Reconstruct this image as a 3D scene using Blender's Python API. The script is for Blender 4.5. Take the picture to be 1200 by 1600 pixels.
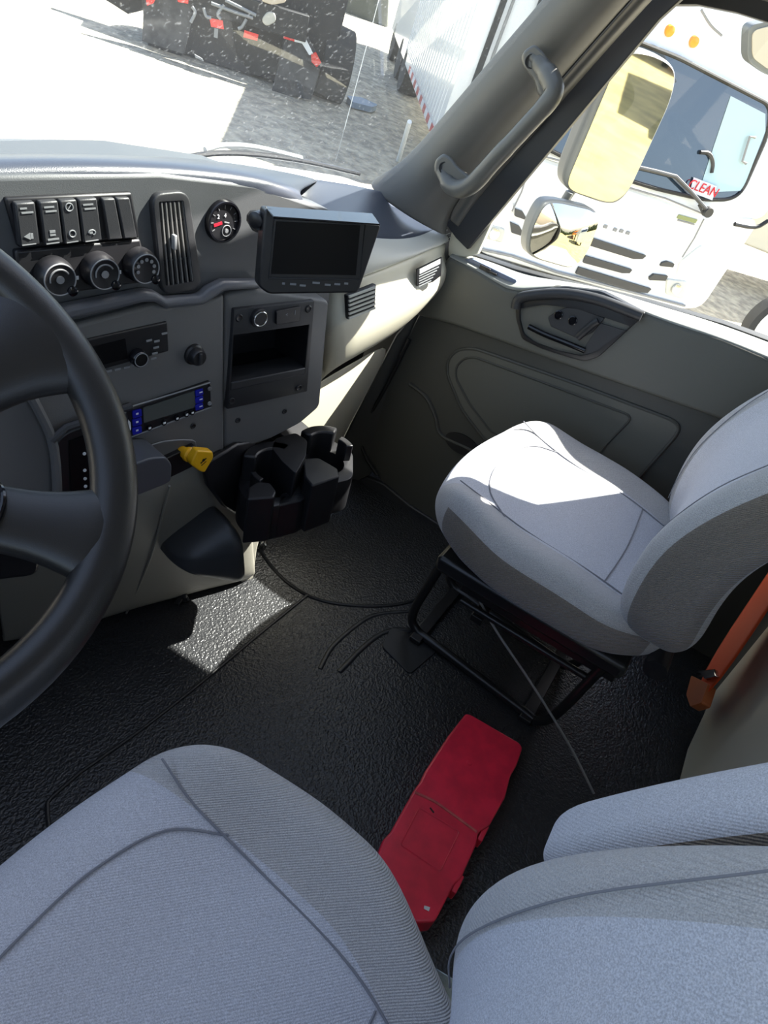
import bpy, bmesh, math, random
from mathutils import Vector, Matrix
random.seed(7)
for o in list(bpy.data.objects): bpy.data.objects.remove(o)
S = bpy.context.scene
COL = S.collection
# ------------------------------------------------------------------ camera
F = 1000.0                                     # focal length in pixels of the 1200x1600 frame
MC = [Vector((0.52843681, -0.82076238, 0.21703371)),
      Vector((0.44817640, 0.48681288, 0.74976739)),
      Vector((-0.72103568, -0.29893530, 0.62509618))]
CAM = Vector((0, 0, 1.25))
cd = bpy.data.cameras.new('camera'); cam = bpy.data.objects.new('camera', cd); COL.objects.link(cam)
cd.sensor_fit = 'VERTICAL'; cd.sensor_height = 36; cd.sensor_width = 27; cd.lens = F * 36 / 1600
cd.clip_start = 0.01; cd.clip_end = 500
m = Matrix((MC[0], MC[1], MC[2])).transposed().to_4x4(); m.translation = CAM
cam.matrix_world = m
S.camera = cam
# ------------------------------------------------------------------ light
S.view_settings.view_transform = 'Standard'; S.view_settings.look = 'None'
S.view_settings.gamma = 1; S.view_settings.exposure = 0.15; S.view_settings.use_curve_mapping = False
SUNDIR = Vector((1.0, -0.65, 1.30)).normalized()      # towards the sun
W = bpy.data.worlds.new('sky'); S.world = W; W.use_nodes = True
nt = W.node_tree; nt.nodes.clear()
sky = nt.nodes.new('ShaderNodeTexSky'); sky.sky_type = 'NISHITA'; sky.sun_disc = False
sky.sun_elevation = math.asin(SUNDIR.z); sky.sun_rotation = math.atan2(SUNDIR.x, SUNDIR.y)
sky.dust_density = 1.5
bg = nt.nodes.new('ShaderNodeBackground'); bg.inputs['Strength'].default_value = 0.55
wo = nt.nodes.new('ShaderNodeOutputWorld')
mixn = nt.nodes.new('ShaderNodeMix'); mixn.data_type = 'RGBA'; mixn.inputs[0].default_value = .35
mixn.inputs[7].default_value = (1.6, 1.6, 1.6, 1)
nt.links.new(sky.outputs[0], mixn.inputs[6]); nt.links.new(mixn.outputs[2], bg.inputs[0]); nt.links.new(bg.outputs[0], wo.inputs[0])
sl = bpy.data.lights.new('sun', 'SUN'); sl.energy = 26; sl.angle = 0.009; sl.color = (1, .96, .88)
so = bpy.data.objects.new('sun', sl); COL.objects.link(so)
so.rotation_euler = SUNDIR.to_track_quat('Z', 'Y').to_euler()

# ------------------------------------------------------------------ placing helpers
def ray(px, py):
    a, b = px - 600, 800 - py
    return MC[0] * a + MC[1] * b - MC[2] * F
def at(px, py, ax, v):
    d = ray(px, py); i = 'xyz'.index(ax)
    return CAM + d * ((v - CAM[i]) / d[i])
def on(px, py, pl, off=0.0):
    p0, n = Vector(pl[0]), Vector(pl[1]).normalized()
    d = ray(px, py)
    return CAM + d * (((p0 + n * off - CAM) @ n) / (d @ n)) if False else CAM + d * ((p0 + n * off - CAM).dot(n) / d.dot(n))
# ------------------------------------------------------------------ materials
def node(nt, t, **k):
    n = nt.nodes.new(t)
    for a, b in k.items():
        if a in n.inputs: n.inputs[a].default_value = b
        else: setattr(n, a, b)
    return n
def mat(name, col, rough=.5, metal=0, bump=0, bscale=300, var=0, vscale=20, spec=.5, coat=0, col2=None, wave=0, wscale=400, detail=3, emis=None, es=0):
    M = bpy.data.materials.new(name); M.use_nodes = True; nt = M.node_tree
    b = nt.nodes['Principled BSDF']
    b.inputs['Base Color'].default_value = (*col, 1); b.inputs['Roughness'].default_value = rough
    b.inputs['Metallic'].default_value = metal; b.inputs['Specular IOR Level'].default_value = spec
    b.inputs['Coat Weight'].default_value = coat
    tc = node(nt, 'ShaderNodeTexCoord')
    if emis: b.inputs['Emission Color'].default_value = (*emis, 1); b.inputs['Emission Strength'].default_value = es
    if var or col2:
        n = node(nt, 'ShaderNodeTexNoise', Scale=vscale, Detail=detail)
        nt.links.new(tc.outputs['Object'], n.inputs['Vector'])
        r = node(nt, 'ShaderNodeValToRGB')
        r.color_ramp.elements[0].position = .35; r.color_ramp.elements[1].position = .65
        c2 = col2 or tuple(min(1, c * (1 + var)) for c in col)
        c1 = col if col2 else tuple(c * (1 - var) for c in col)
        r.color_ramp.elements[0].color = (*c1, 1); r.color_ramp.elements[1].color = (*c2, 1)
        nt.links.new(n.outputs['Fac'], r.inputs[0]); nt.links.new(r.outputs[0], b.inputs['Base Color'])
    if bump:
        n = node(nt, 'ShaderNodeTexNoise', Scale=bscale, Detail=2)
        nt.links.new(tc.outputs['Object'], n.inputs['Vector'])
        src = n.outputs['Fac']
        if wave:
            w = node(nt, 'ShaderNodeTexWave', Scale=wscale, Distortion=.6)
            w.bands_direction = 'DIAGONAL'
            nt.links.new(tc.outputs['Object'], w.inputs['Vector'])
            mx = node(nt, 'ShaderNodeMath', operation='MULTIPLY_ADD'); mx.inputs[1].default_value = wave
            nt.links.new(w.outputs['Fac'], mx.inputs[0]); nt.links.new(src, mx.inputs[2]); src = mx.outputs[0]
        bp = node(nt, 'ShaderNodeBump', Strength=bump, Distance=.001)
        nt.links.new(src, bp.inputs['Height']); nt.links.new(bp.outputs[0], b.inputs['Normal'])
    return M
def rubber(name, col, rough=.38):
    M = mat(name, col, rough, spec=.6); nt = M.node_tree; b = nt.nodes['Principled BSDF']
    tc = node(nt, 'ShaderNodeTexCoord')
    v = node(nt, 'ShaderNodeTexVoronoi', Scale=150.0); v.feature = 'SMOOTH_F1'
    n = node(nt, 'ShaderNodeTexNoise', Scale=260.0, Detail=1)
    nt.links.new(tc.outputs['Object'], v.inputs['Vector']); nt.links.new(tc.outputs['Object'], n.inputs['Vector'])
    a = node(nt, 'ShaderNodeMath', operation='ADD')
    nt.links.new(v.outputs['Distance'], a.inputs[0]); nt.links.new(n.outputs['Fac'], a.inputs[1])
    bp = node(nt, 'ShaderNodeBump', Strength=.8, Distance=.0023)
    nt.links.new(a.outputs[0], bp.inputs['Height']); nt.links.new(bp.outputs[0], b.inputs['Normal'])
    return M
def fabric(name, c1, c2, wave=1.5, bump=.6):
    M = mat(name, c1, .95, bump=bump, bscale=900, wave=wave, wscale=150, col2=c2, vscale=800, spec=.15, detail=4)
    b = M.node_tree.nodes['Principled BSDF']
    b.inputs['Sheen Weight'].default_value = .35; b.inputs['Sheen Roughness'].default_value = .5
    b.inputs['Sheen Tint'].default_value = (.8, .85, 1, 1)
    return M
def glass(name, tint=(.93, .96, .95), dust=.0, refl=.08):
    M = bpy.data.materials.new(name); M.use_nodes = True; nt = M.node_tree; nt.nodes.clear()
    t = node(nt, 'ShaderNodeBsdfTransparent'); t.inputs[0].default_value = (*tint, 1)
    g = node(nt, 'ShaderNodeBsdfGlossy', Roughness=.02); lw = node(nt, 'ShaderNodeFresnel', IOR=1.45)
    mx = node(nt, 'ShaderNodeMixShader'); nt.links.new(lw.outputs[0], mx.inputs[0])
    nt.links.new(t.outputs[0], mx.inputs[1]); nt.links.new(g.outputs[0], mx.inputs[2])
    out = node(nt, 'ShaderNodeOutputMaterial'); last = mx
    if dust:
        d = node(nt, 'ShaderNodeBsdfTranslucent'); d.inputs[0].default_value = (.9, .9, .85, 1)
        tc = node(nt, 'ShaderNodeTexCoord')
        n = node(nt, 'ShaderNodeTexNoise', Scale=170.0, Detail=2); nt.links.new(tc.outputs['Object'], n.inputs['Vector'])
        r = node(nt, 'ShaderNodeMapRange'); r.inputs[1].default_value = .60; r.inputs[2].default_value = .75
        r.inputs[3].default_value = .02; r.inputs[4].default_value = dust
        nt.links.new(n.outputs['Fac'], r.inputs[0])
        m2 = node(nt, 'ShaderNodeMixShader'); nt.links.new(r.outputs[0], m2.inputs[0])
        nt.links.new(mx.outputs[0], m2.inputs[1]); nt.links.new(d.outputs[0], m2.inputs[2]); last = m2
    nt.links.new(last.outputs[0], out.inputs[0])
    return M
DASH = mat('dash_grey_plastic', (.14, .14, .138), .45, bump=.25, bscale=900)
DASHU = mat('dash_upper_dimmed', (.085, .09, .095), .42, bump=.25, bscale=900)  # dash plastic darkened for the upper panel to counter windshield light
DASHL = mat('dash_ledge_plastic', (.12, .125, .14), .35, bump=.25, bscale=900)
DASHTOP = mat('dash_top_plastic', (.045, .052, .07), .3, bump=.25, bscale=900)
BLK = mat('black_plastic', (.012, .012, .014), .38)
BLKG = mat('gloss_black', (.006, .006, .008), .12)
SCREEN = mat('screen_black', (.006, .006, .007), .3, spec=.12)
DK = mat('dark_plastic', (.028, .029, .032), .45, bump=.2, bscale=900)
WHEEL = mat('wheel_urethane', (.018, .0175, .017), .36, bump=.15, bscale=1200)
CREAM = mat('cream_plastic', (.66, .63, .50), .5, bump=.2, bscale=900)
DOORM = mat('door_grey_plastic', (.11, .11, .094), .5, bump=.3, bscale=800)
DOORD = mat('door_dark_plastic', (.062, .062, .054), .5, bump=.3, bscale=800)
PILM = mat('pillar_grey_plastic', (.115, .11, .098), .42, bump=.2, bscale=900)
HANDM = mat('grab_handle_plastic', (.11, .108, .098), .38, bump=.2, bscale=900)
KICK = mat('kick_panel_plastic', (.25, .24, .205), .5, bump=.3, bscale=800)
MAT_F = rubber('floor_rubber', (.020, .021, .023), .36)
MATP = mat('mat_emboss', (.014, .015, .017), .4)
SEATF = fabric('seat_fabric', (.42, .42, .45), (.66, .66, .70), .8, .45)
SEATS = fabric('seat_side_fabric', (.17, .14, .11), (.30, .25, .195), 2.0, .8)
SEATB = fabric('seat_bolster_fabric', (.39, .375, .365), (.60, .58, .565), 1.6, .6)
SEAM = mat('seat_seam', (.22, .22, .24), .9)
RED = mat('red_plastic', (.80, .03, .07), .34, var=.12, vscale=25, coat=.2)
YEL = mat('yellow_plastic', (.85, .45, .01), .4)
WHT = mat('white_print', (.75, .77, .78), .5)
GRYP = mat('grey_print', (.24, .25, .26), .5)
BLUE = mat('blue_keypad', (.01, .015, .35), .35)
LCD = mat('grey_lcd', (.09, .10, .095), .25)
CHR = mat('chrome', (.7, .7, .68), .18, 1)
STEEL = mat('painted_black_steel', (.012, .012, .013), .3)
REDM = mat('red_mark', (.6, .01, .03), .5)
ORG = mat('orange_webbing', (.85, .09, .015), .7, bump=.3, bscale=900)
GLS = glass('windshield_glass', (.86, .9, .88), .14)
GLS2 = glass('side_glass', (.93, .95, .94))
CHRD = mat('dull_metal', (.3, .3, .3), .4, .6)
MIRR = mat('mirror_glass', (.78, .76, .70), .02, 1)
MIRB = mat('mirror_housing', (.16, .17, .17), .4)
TRW = mat('truck_white_paint', (.86, .87, .87), .25, coat=.4)
SEAL = mat('black_rubber_seal', (.012, .012, .012), .5)
TRD = mat('truck_dark_metal', (.02, .02, .022), .5)
SLATM = mat('grille_dark', (.05, .05, .05), .5)
FLAP = mat('mud_flap_rubber', (.05, .05, .052), .7, var=.3, vscale=8)
REDL = mat('red_lens', (.7, .02, .02), .25, coat=.5)
AMB = mat('amber_lens', (.9, .35, .02), .3)
WSG = mat('truck_windshield', (.02, .035, .055), .03, spec=1.0, coat=1)
TIRE = mat('tyre_rubber', (.03, .03, .03), .8)
HOOD = mat('hood_white_paint', (.85, .86, .87), .3, coat=.4)
GRAV = mat('gravel', (.24, .22, .18), .95, bump=1, bscale=12, col2=(.46, .42, .33), vscale=7, detail=8)
GRAV.node_tree.nodes['Bump'].inputs['Distance'].default_value = .04
# ------------------------------------------------------------------ object helpers
WL = {}
def setp(o, label=None, cat=None, group=None, kind=None):
    for k, v in (('label', label), ('category', cat), ('group', group), ('kind', kind)):
        if v: o[k] = v
    return o
def thing(name, label, cat, loc=(0, 0, 0), group=None):
    o = bpy.data.objects.new(name, None); COL.objects.link(o); o.location = loc; o.empty_display_size = .05
    WL[o] = Vector(loc); return setp(o, label, cat, group)
def link(name, me, mt, parent, smooth=True):
    if mt is not None: me.materials.append(mt)
    for p in me.polygons: p.use_smooth = smooth
    o = bpy.data.objects.new(name, me); COL.objects.link(o)
    if parent is None:
        vs = [v.co for v in me.vertices]
        c = Vector(((min(v.x for v in vs) + max(v.x for v in vs)) / 2, (min(v.y for v in vs) + max(v.y for v in vs)) / 2, min(v.z for v in vs)))
        me.transform(Matrix.Translation(-c)); o.location = c; WL[o] = c
    else:
        o.parent = parent; o.matrix_parent_inverse = Matrix.Translation(-WL[parent]); WL[o] = Vector((0, 0, 0))
    return o
def mesh(name, vs, fs, mt, parent=None, smooth=True, bevel=0, sub=0, solid=0, seg=2, auto=None):
    me = bpy.data.meshes.new(name); me.from_pydata([tuple(v) for v in vs], [], fs); me.validate()
    bm = bmesh.new(); bm.from_mesh(me); bmesh.ops.remove_doubles(bm, verts=bm.verts, dist=1e-6)
    if not solid: bmesh.ops.recalc_face_normals(bm, faces=bm.faces)
    bm.to_mesh(me); bm.free()
    o = link(name, me, mt, parent, smooth)
    if solid:
        s = o.modifiers.new('s', 'SOLIDIFY'); s.thickness = abs(solid); s.offset = -1 if solid > 0 else 1
    if bevel:
        b = o.modifiers.new('b', 'BEVEL'); b.width = bevel; b.segments = seg; b.limit_method = 'ANGLE'; b.angle_limit = .6; b.harden_normals = False
    if sub:
        u = o.modifiers.new('u', 'SUBSURF'); u.levels = sub; u.render_levels = sub
    if smooth and not sub:
        for p in me.polygons: p.use_smooth = True
        try:
            me.set_sharp_from_angle(angle=math.radians(40))
        except Exception: pass
    return o
class MB:
    def __init__(s): s.v = []; s.f = []
    def add(s, vs, fs):
        k = len(s.v); s.v += [Vector(v) for v in vs]; s.f += [tuple(i + k for i in f) for f in fs]; return s
    def prism(s, pts, d):
        n = len(pts); d = Vector(d); pts = [Vector(p) for p in pts]
        return s.add(pts + [p + d for p in pts], [tuple(range(n)), tuple(range(2 * n - 1, n - 1, -1))] + [(i, (i + 1) % n, n + (i + 1) % n, n + i) for i in range(n)])
    def box(s, a, b):
        (x0, y0, z0), (x1, y1, z1) = a, b
        return s.prism([(x0, y0, z0), (x1, y0, z0), (x1, y1, z0), (x0, y1, z0)], (0, 0, z1 - z0))
    def bar(s, a, b, w, h, up=(0, 0, 1)):
        a, b = Vector(a), Vector(b); d = (b - a).normalized(); u = Vector(up); r = d.cross(u).normalized(); u = r.cross(d)
        return s.prism([a + r * w / 2 + u * h / 2, a - r * w / 2 + u * h / 2, a - r * w / 2 - u * h / 2, a + r * w / 2 - u * h / 2], b - a)
    def tube(s, pts, r, n=10, closed=False, smooth=0, cap=True, flat=1.0, up=None):
        pts = [Vector(p) for p in pts]
        if smooth: pts = spline(pts, smooth, closed)
        N = len(pts); rs = r if isinstance(r, (list, tuple)) else None
        vs = []; fs = []; pu = None
        for i in range(N):
            a = pts[(i - 1) % N] if (closed or i) else pts[0]; b = pts[(i + 1) % N] if (closed or i < N - 1) else pts[-1]
            t = (b - a).normalized()
            if pu is None:
                pu = Vector(up) if up else (Vector((0, 0, 1)) if abs(t.z) < .9 else Vector((1, 0, 0)))
            if up: pu = Vector(up)
            pu = (pu - t * pu.dot(t)).normalized(); q = t.cross(pu)
            R = r if rs is None else rs[0] + (rs[-1] - rs[0]) * i / max(1, N - 1) if len(rs) == 2 else rs[min(len(rs) - 1, int(round(i * (len(rs) - 1) / (N - 1))))]
            for k in range(n):
                A = 2 * math.pi * k / n; vs.append(pts[i] + pu * math.cos(A) * R * flat + q * math.sin(A) * R)
        for i in range(N if closed else N - 1):
            j = (i + 1) % N
            for k in range(n): l = (k + 1) % n; fs.append((i * n + k, i * n + l, j * n + l, j * n + k))
        if cap and not closed: fs.append(tuple(range(n - 1, -1, -1))); fs.append(tuple(range((N - 1) * n, N * n)))
        return s.add(vs, fs)
    def lathe(s, c, ax, prof, n=28, up=None):
        c = Vector(c); ax = Vector(ax).normalized(); u = (Vector(up) if up else (Vector((0, 0, 1)) if abs(ax.z) < .9 else Vector((1, 0, 0))))
        u = (u - ax * u.dot(ax)).normalized(); q = ax.cross(u); vs = []; fs = []
        for (r, h) in prof:
            for k in range(n):
                A = 2 * math.pi * k / n; vs.append(c + ax * h + (u * math.cos(A) + q * math.sin(A)) * r)
        for i in range(len(prof) - 1):
            for k in range(n): l = (k + 1) % n; fs.append((i * n + k, i * n + l, (i + 1) * n + l, (i + 1) * n + k))
        fs.append(tuple(range(n - 1, -1, -1))); fs.append(tuple(range((len(prof) - 1) * n, len(prof) * n)))
        return s.add(vs, fs)
    def build(s, name, mt, parent=None, **k): return mesh(name, s.v, s.f, mt, parent, **k)
def spline(pts, k, closed=False):
    out = []; N = len(pts)
    for i in range(N if closed else N - 1):
        p1, p2 = pts[i], pts[(i + 1) % N]
        p0 = pts[(i - 1) % N] if (closed or i) else p1 * 2 - p2
        p3 = pts[(i + 2) % N] if (closed or i + 2 < N) else p2 * 2 - p1
        for j in range(k):
            t = j / k
            out.append(.5 * ((2 * p1) + (p2 - p0) * t + (2 * p0 - 5 * p1 + 4 * p2 - p3) * t * t + (3 * p1 - p0 - 3 * p2 + p3) * t ** 3))
    if not closed: out.append(pts[-1])
    return out
def rnd(pts, r, k=5):
    """round the corners of a polygon"""
    out = []; N = len(pts); pts = [Vector(p) for p in pts]
    for i in range(N):
        p, a, b = pts[i], pts[i - 1], pts[(i + 1) % N]
        ra = min(r, (a - p).length * .48); rb = min(r, (b - p).length * .48)
        A = p + (a - p).normalized() * ra; B = p + (b - p).normalized() * rb
        for j in range(k + 1):
            t = j / k; out.append(A * (1 - t) ** 2 + p * 2 * t * (1 - t) + B * t * t)
    return out
def outl(px, pl, off=0.0, r=0.0):
    P = [on(x, y, pl, off) for x, y in px]
    return rnd(P, r) if r else P
def plate(name, px, pl, th, mt, parent=None, off=0.0, r=0.0, bevel=0.0, **k):
    """a slab whose front outline lies on a real plane, thickness going away from the viewer"""
    n = Vector(pl[1]).normalized()
    return MB().prism(outl(px, pl, off, r), -n * th).build(name, mt, parent, bevel=bevel, **k)
def grid(name, rows, mt, parent=None, sub=2, solid=0, closed=False):
    R, Cn = len(rows), len(rows[0]); vs = [v for r in rows for v in r]; fs = []
    for i in range(R - 1):
        for j in range(Cn - 1): fs.append((i * Cn + j, i * Cn + j + 1, (i + 1) * Cn + j + 1, (i + 1) * Cn + j))
    # keep normals towards the camera side
    me = bpy.data.meshes.new(name); me.from_pydata([tuple(v) for v in vs], [], fs)
    c = me.polygons[len(me.polygons) // 2]
    if Vector(c.normal).dot(CAM - Vector(c.center)) < 0: me.flip_normals()
    o = link(name, me, mt, parent, True)
    if solid:
        s = o.modifiers.new('s', 'SOLIDIFY'); s.thickness = solid; s.offset = -1
    if sub:
        u = o.modifiers.new('u', 'SUBSURF'); u.levels = sub; u.render_levels = sub; u.boundary_smooth = 'PRESERVE_CORNERS'
    return o
def cut(o, cutters):
    for c in cutters:
        b = o.modifiers.new('c', 'BOOLEAN'); b.object = c; b.operation = 'DIFFERENCE'; b.solver = 'EXACT'
    dg = bpy.context.evaluated_depsgraph_get(); dg.update()
    me = bpy.data.meshes.new_from_object(o.evaluated_get(dg)); o.modifiers.clear(); old = o.data; o.data = me
    for c in cutters: bpy.data.objects.remove(c)
    try: me.set_sharp_from_angle(angle=math.radians(35))
    except Exception: pass
    return o
def cutter(pts, d):
    o = MB().prism(pts, d).build('cutter', None); return o
def cutp(px, pl, off, up, down, r=0.0):
    n = Vector(pl[1]).normalized(); P = outl(px, pl, off, r)
    return cutter([p + n * up for p in P], -n * (up + down))
def text(name, s, org, xd, yd, size, mt, parent, ext=.0004, align='CENTER'):
    cu = bpy.data.curves.new(name, 'FONT'); cu.body = s; cu.size = size; cu.extrude = ext; cu.align_x = align; cu.align_y = 'CENTER'
    t = bpy.data.objects.new(name, cu); COL.objects.link(t)
    dg = bpy.context.evaluated_depsgraph_get(); dg.update()
    me = bpy.data.meshes.new_from_object(t.evaluated_get(dg)); bpy.data.objects.remove(t)
    x = Vector(xd).normalized(); y = (Vector(yd) - x * x.dot(Vector(yd))).normalized(); z = x.cross(y)
    M4 = Matrix((x, y, z)).transposed().to_4x4(); M4.translation = Vector(org); me.transform(M4)
    return link(name, me, mt, parent, False)
def rbox(name, size, r, n, fn, mt, parent, sub=0, side=None):
    """dense rounded box, deformed by fn(p)->p"""
    bm = bmesh.new(); bmesh.ops.create_cube(bm, size=2)
    bmesh.ops.subdivide_edges(bm, edges=bm.edges, cuts=n, use_grid_fill=True)
    a = Vector(size) / 2; bm.faces.index_update(); sidef = set(); bolf = set()
    if side:
        for f in bm.faces:
            c = f.calc_center_median()
            if abs(c.x) > 1 - 1e-4 and (len(side) < 2 or side[1](c)): sidef.add(f.index)
            elif len(side) > 2 and abs(c.x) > side[2]: bolf.add(f.index)
    for v in bm.verts:
        # spread so that the rounded rims get enough vertices
        p = Vector((v.co.x * a.x, v.co.y * a.y, v.co.z * a.z))
        rr = [min(r[i] if isinstance(r, (tuple, list)) else r, a[i]) for i in range(3)]
        q = Vector([max(-(a[i] - rr[i]), min(a[i] - rr[i], p[i])) for i in range(3)])
        d = Vector([(p[i] - q[i]) / rr[i] for i in range(3)])
        if d.length > 1e-9:
            # cube-corner to sphere
            mxx = max(abs(d.x), abs(d.y), abs(d.z)); d = d.normalized() * mxx
        v.co = q + Vector([d[i] * rr[i] for i in range(3)])
        v.co = Vector(fn(v.co))
    if side:
        for f in bm.faces:
            if f.index in sidef: f.material_index = 1
            elif f.index in bolf: f.material_index = 2
    me = bpy.data.meshes.new(name); bm.to_mesh(me); bm.free()
    o = link(name, me, mt, parent, True)
    if side:
        me.materials.append(side[0]); me.materials.append(SEATB)
    if sub:
        u = o.modifiers.new('u', 'SUBSURF'); u.levels = sub; u.render_levels = sub
    return o
def struct(o): o['kind'] = 'structure'; return o
def cr(a, b, t): return a + (b - a) * t
def sm(e0, e1, x):
    t = max(0, min(1, (x - e0) / (e1 - e0))); return t * t * (3 - 2 * t)

# ------------------------------------------------------------------ planes of the cab
c9, s9 = math.cos(math.radians(9)), math.sin(math.radians(9))
c15, s15 = math.cos(math.radians(15)), math.sin(math.radians(15))
SLn = Vector((-s9, -c9, 0)); SL = (Vector((.66, .70, .8)), SLn); SLh = Vector((c9, -s9, 0))
SRn = Vector((-s15, -c15, 0)); SR = (Vector((.78, .681, .8)), SRn); SRh = Vector((c15, -s15, 0))
DP = (Vector((1.6, 0, .75)), Vector((-1, 0, .107)))
DPn = DP[1].normalized()

# ================================================================== SHELL
floor = MB().prism([(-.5, -.46, 0), (1.66, -.46, 0), (1.66, 1.0, 0), (-.5, 1.0, 0)], (0, 0, -.03)).build('floor', MAT_F); struct(floor)
L = spline([at(*p, 'z', .001) for p in ((480, 930), (400, 995), (320, 1062), (230, 1133), (150, 1190))], 4) + spline([at(*p, 'z', .001) for p in ((125, 1207), (80, 1247), (74, 1262), (76, 1290), (84, 1340))], 5)
MB().tube(L, .004, 8).build('mat_seam', MATP, floor)
L = [at(*p, 'z', .0) for p in ((392, 835), (420, 880), (455, 915), (500, 938), (560, 947), (620, 945), (665, 932))]
MB().tube(L, .005, 8, smooth=5).build('mat_ridge', MATP, floor)
L = [at(*p, 'z', .0) for p in ((640, 955), (590, 960), (560, 975), (520, 1010), (500, 1045))]
MB().tube(L, .006, 8, smooth=5, flat=.5).build('mat_ridge', MATP, floor)
L = [at(*p, 'z', .0) for p in ((650, 985), (610, 985), (575, 1005), (530, 1050))]
MB().tube(L, .007, 8, smooth=5, flat=.5).build('mat_ridge', MATP, floor)
MB().prism(rnd([at(*p, 'z', .0) for p in ((595, 1010), (612, 980), (690, 1012), (640, 1055))], .015), (0, 0, .004)).build('access_plate', MATP, floor, bevel=.001)

# cab walls, roof, rear
wb = MB().prism([(-.5, -.42, 0), (1.25, -.42, 0), (1.40, -.42, .08), (1.45, -.42, .34), (1.47, -.42, .8), (-.5, -.42, .8)], (0, -.03, 0)).build('wall_back', CREAM, bevel=.01); struct(wb)
up = MB().prism([(-.5, -.46, .8), (-.42, -.46, .8), (-.42, -.46, 1.38), (.55, -.46, 1.38), (.55, -.46, .8), (1.62, -.46, .8), (1.56, -.46, 1.56), (-.5, -.46, 1.56)], (0, -.03, 0)).build('back_panel', PILM, wb)  # unseen rear window opening, added and sized to lighten the dash stack
st = MB().prism([(1.25, -.44, 0), (1.62, -.44, 0), (1.62, -.44, .8), (1.47, -.44, .8), (1.45, -.44, .34), (1.40, -.44, .08)], (0, -.02, 0)).build('corner_panel', DOORD, wb)
rf = MB().prism([(-.5, -.5, 1.56), (1.56, -.5, 1.56), (1.50, .34, 1.53), (-.5, .42, 1.56)], (0, 0, .04)).build('ceiling', PILM); struct(rf)
wr = MB().prism([(1.62, -.49, -.0), (1.62, -.16, -.0), (1.66, -.20, .6), (1.66, -.22, .8), (1.60, -.2, 1.56), (1.60, -.49, 1.56)], (.05, 0, 0)).build('wall_right', DOORD); struct(wr)
MB().tube([at(*p, 'x', 1.57) for p in ((1240, 640), (1200, 634), (1165, 645), (1135, 680), (1100, 735), (1070, 790), (1040, 850))], .014, 10, smooth=4).build('door_seal', SEAL, wr)
MB().prism([(1.63, .50, -.03), (1.63, 1.0, -.03), (1.63, 1.0, .80), (1.63, .66, .74), (1.63, .60, .5)], (.04, 0, 0)).build('footwell_side', DOORD, wr)
fw = MB().prism([(-.5, .98, 0), (1.55, .98, 0), (1.55, .98, .8), (-.5, .98, .8)], (0, .03, 0)).build('wall_front', DK); struct(fw)
wl = MB().prism([(-.5, -.49, .0), (-.5, 1.0, .0), (-.5, 1.0, .95), (-.5, .80, .95), (-.5, .50, 1.55), (-.5, .42, 1.55), (-.5, .66, .86), (-.5, -.25, .86), (-.5, -.25, 1.55), (-.5, -.49, 1.55)], (-.05, 0, 0)).build('wall_left', DOORD); struct(wl)

# ================================================================== PASSENGER DOOR
door = thing('door_1', 'grey passenger door with armrest handle recess and map pocket below the side window', None, (1.56, .2, 0)); door['kind'] = 'structure'
px_top = [(703, 400), (745, 423), (790, 450), (812, 455), (870, 446), (930, 455), (1005, 488), (1060, 508), (1130, 530), (1230, 572)]
plate('door_skin', px_top + [(1260, 640), (1195, 640), (1150, 672), (1090, 760), (960, 950), (800, 905), (690, 820), (640, 790), (600, 757), (562, 700), (600, 600), (650, 500)], DP, .035, DOORD, door, off=-.0, bevel=.004)
band = plate('upper_panel', [(700, 400), (745, 422), (790, 450), (812, 455), (870, 446), (930, 455), (1005, 488), (1060, 508), (1130, 530), (1230, 572), (1240, 700), (1123, 655), (1000, 612), (900, 577), (800, 541), (705, 507), (648, 492)], DP, .02, DOORM, door, off=.018, bevel=.009, seg=4)
# sill top, from the inner edge over to the glass
inn = [(703, 400), (745, 422), (790, 448), (812, 454), (870, 446), (930, 455), (1005, 488), (1060, 508), (1130, 530), (1230, 572)]
gls = [(722, 394), (772, 405), (806, 417), (845, 428), (885, 438), (950, 452), (1010, 468), (1071, 484), (1130, 502), (1225, 537)]
rows = [[on(x, y, DP, .0) + Vector((0, 0, -.02)) for x, y in inn], [on(x, y, DP, .018) for x, y in inn], [on(x, y, DP, .012) + Vector((0, 0, .004)) for x, y in inn],
        [(on(*a, DP, .012) + at(*b, 'x', 1.66)) / 2 + Vector((0, 0, .006)) for a, b in zip(inn, gls)], [at(x, y, 'x', 1.66) for x, y in gls], [at(x, y, 'x', 1.66) + Vector((.01, 0, -.06)) for x, y in gls]]
SILL = mat('sill_grey_plastic', (.30, .31, .29), .4, bump=.2, bscale=800)
grid('window_sill_panel', rows, SILL, door, sub=2)
# sill speaker / defrost plate
SW = mat('switch_plate_grey', (.16, .20, .30), .3)
sp = [(727, 405), (738, 402), (811, 437), (803, 447)]
pw = [at(x, y, 'x', 1.61) for x, y in sp]
nrm = (pw[1] - pw[0]).cross(pw[2] - pw[0]).normalized()
if nrm.z < 0: nrm = -nrm
swp = MB().prism([p + nrm * .012 for p in rnd(pw, .006)], -nrm * .014).build('lock_switch_plate', SW, door, bevel=.002)
c0 = sum(pw, Vector()) / 4 + nrm * .014; dd = (pw[2] - pw[1]).normalized()
MB().bar(c0 - dd * .03, c0 + dd * .0, .012, .008, nrm).bar(c0 - dd * .012, c0 + dd * .02, .005, .011, nrm).build('lock_switch', BLK, swp, bevel=.001)
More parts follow.
